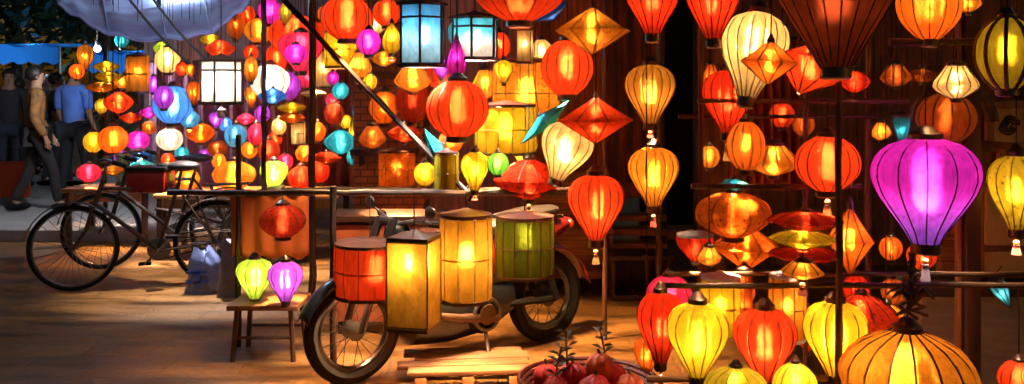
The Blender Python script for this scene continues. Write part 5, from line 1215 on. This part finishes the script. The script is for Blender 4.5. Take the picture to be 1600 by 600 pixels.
    for a_, toe in (('la', 'lt'), ('ra', 'rt')):
        A, T_ = J[a_], J[toe]; mb = MB().ball((A + T_) / 2 + Vector((0, .02, -.015)), 1, 14, 9, (.048 * k, .135 * k, .045 * k)); mb.v = [(x, y, max(z, .002)) for x, y, z in mb.v]; mb.build('shoe', M['rubber'], t)
    return t
FAB = lambda n, c, c2=None: surf(n, c, .85, .25, 14, bump=.25, col2=c2)
person('man in a bright blue shirt and black trousers walking away', 116, 11.6, 1.74, 172, FAB('blue_shirt', (.13, .27, .85)), FAB('black_trousers', (.015, .015, .022)), .14)
person('woman in a golden brown jacket and black trousers striding across the street', 56, 10.5, 1.68, 128, FAB('golden_jacket', (.38, .16, .03), (.07, .03, .02)), FAB('black_slacks', (.018, .014, .014)), .22, 'long', 0)
person('person in a black top and pale blue jeans behind the golden brown jacket', 88, 13.2, 1.66, 120, FAB('black_top', (.025, .022, .03)), FAB('pale_jeans', (.28, .36, .48)), .18)
person('person in dark clothes at the picture edge near the red bag', 14, 12.4, 1.70, 30, FAB('dark_jacket', (.04, .035, .05)), FAB('dark_jeans', (.03, .035, .06)), .10, 'long')
person('person in a dark green top far behind the others', 48, 15.0, 1.72, 10, FAB('green_top', (.03, .07, .07)), FAB('dark_jeans_two', (.03, .03, .05)), .06, 'long')
person('person in a yellow top far back between the golden jacket and the blue shirt', 92, 14.4, 1.66, 160, FAB('yellow_top', (.65, .38, .06)), FAB('dark_skirt', (.03, .025, .04)), .05)
person('shorter person in an orange top in the distant crowd', 30, 13.0, 1.58, 190, FAB('orange_top', (.55, .20, .05)), FAB('brown_trousers', (.06, .04, .03)), .12, 'long')
person('person in a navy top in the distant crowd under the blue canopy', 74, 16.4, 1.70, 20, FAB('navy_top', (.03, .05, .16)), FAB('grey_trousers', (.07, .07, .08)), .08)
rb = thing('shopping_bag', 'orange red shopping bag standing by the person at the picture edge', 'bag', ground_at(22, 11.4))
rb.location.z = .12
MB().box((0, 0, .28), (.36, .16, .46), bev=.03).build('body', surf('red_bag', (.85, .10, .02), .5, .3, 6, bump=.2), rb)
MB().tube([(-.08, 0, .50), (-.07, 0, .66), (.07, 0, .66), (.08, 0, .50)], .010, 6).build('handle', M['cord'], rb)

# ------------------------------------------------------------------ trees and far street end
def leaf_mat(name, col):
    m = surf(name, col, .5, .6, 1.3, bump=0); return m
LEAF = [leaf_mat('dark_leaf', (.06, .14, .045)), leaf_mat('bluish_leaf', (.04, .12, .08))]
def tree(px, d, H, cr, seed, label, mat, n=2600):
    rnd = random.Random(seed); t = thing('street_tree', label, 'tree', ground_at(px, d), 0, 'trees at the street end')
    tr = MB(); tr.tube([(0, 0, 0), (.08, .03, H * .3), (.02, .1, H * .6), (.1, 0, H * .85)], [.16, .13, .10, .04], 9)
    tips = []
    for k in range(9):
        q = k * 2.4; z = H * (.35 + .06 * k); e = Vector((math.cos(q) * cr * .75, math.sin(q) * cr * .75, z + cr * .45)); tr.tube([(.05, .05, z), e * .5 + Vector((0, 0, z * .5 + .1)), e], [.06, .04, .012], 6); tips.append(e)
    tr.build('trunk', M['timberdark'], t)
    cl = [Vector((rnd.gauss(0, .5), rnd.gauss(0, .5), rnd.gauss(0, .38))) * cr + Vector((0, 0, H * .72)) for _ in range(20)] + tips
    mb = MB()
    for i in range(n):
        c = rnd.choice(cl); p = c + Vector((rnd.gauss(0, 1), rnd.gauss(0, 1), rnd.gauss(0, .8))) * cr * .2
        a = Vector((rnd.uniform(-1, 1), rnd.uniform(-1, 1), rnd.uniform(-.8, .3))).normalized(); b = a.orthogonal().normalized(); s = rnd.uniform(.08, .16)
        mb.add([p, p + a * s + b * s * .4, p + a * s * 2, p + a * s - b * s * .4], [(0, 1, 2, 3)])
    mb.build('crown', mat, t, smooth=False)
tree(20, 20, 6.0, 2.4, 1, 'dark tree with the fullest crown above the street crowd', LEAF[0])
tree(165, 19, 5.2, 1.9, 2, 'bluish green tree seen under the awning fringe', LEAF[1])
tree(-60, 24, 7.0, 2.8, 3, 'tall dark tree at the far edge of the street', LEAF[1])
# blue canopies at the street end
def canopy(px0, px1, py, d, label, watt):
    t = thing('market_canopy', label, 'canopy', ground_at((px0 + px1) / 2, d)); a, b = W(px0, py, d), W(px1, py, d); wd = (b.x - a.x); z = a.z; vs, fs = [], []
    n = 20
    for j in range(5):
        for i in range(n + 1):
            u = i / n; vs.append(((u - .5) * wd, j * .5 - .1, z + .03 * j + .03 * math.sin(u * 18)))
    for i in range(n + 1): vs.append(((i / n - .5) * wd, -.1, z - .30 + .03 * math.sin(i * 1.9)))
    for j in range(4):
        for i in range(n): q = j * (n + 1) + i; fs.append((q, q + 1, q + n + 2, q + n + 1))
    for i in range(n): q = 5 * (n + 1) + i; fs.append((i, i + 1, q + 1, q))
    m, nt, out = new_mat('blue_canopy_cloth'); N = nt.nodes
    df, tl = N.new('ShaderNodeBsdfDiffuse'), N.new('ShaderNodeBsdfTranslucent'); df.inputs[0].default_value = tl.inputs[0].default_value = (.03, .24, .72, 1)
    ad = N.new('ShaderNodeAddShader'); nt.links.new(df.outputs[0], ad.inputs[0]); nt.links.new(tl.outputs[0], ad.inputs[1]); nt.links.new(ad.outputs[0], out.inputs[0])
    o = MB().add(vs, fs).build('cover', m, t); 
    for sx in (-.48, .48):
        for y in (0, 1.9): MB().tube([(sx * wd, y, 0), (sx * wd, y, z + (.3 if y else 0))], .03, 7).build('post', M['steel'], t)
    l = thing('tube_lamp', 'white tube lamp ' + ('under the wide blue canopy at the street end' if px0 < 50 else 'under the narrow teal blue canopy'), 'lamp', t.location + Vector((0, .9, z - .05)))
    MB().tube([(-.3, 0, 0), (.3, 0, 0)], .018, 8).build('tube', bpy.data.materials['tube_glow'], l); MB().box((0, 0, .04), (.7, .06, .03), bev=.006).build('fitting', M['steel'], l)
    MB().tube([(0, 0, .05), (0, 0, .3)], .006, 5).build('cord', M['cord'], l)
    bulb(l, (0, 0, -.04), watt, (.75, .9, 1), .08)
canopy(-60, 96, 72, 15.5, 'wide blue cloth canopy over the crowd at the street end', 9)
canopy(140, 225, 84, 14.5, 'narrow teal blue canopy glimpsed beneath the awning', 5)

# ------------------------------------------------------------------ render settings
sc.view_settings.view_transform = 'Standard'; sc.view_settings.look = 'None'; sc.view_settings.exposure = 1.35; sc.view_settings.gamma = 1; sc.view_settings.use_curve_mapping = False
cy = sc.cycles
cy.use_denoising = True
try: cy.denoiser = 'OPENIMAGEDENOISE'
except Exception: pass
cy.max_bounces = 6; cy.diffuse_bounces = 4; cy.transmission_bounces = 4; cy.glossy_bounces = 2; cy.caustics_reflective = False; cy.caustics_refractive = True
cy.sample_clamp_indirect = 4; cy.use_light_tree = True
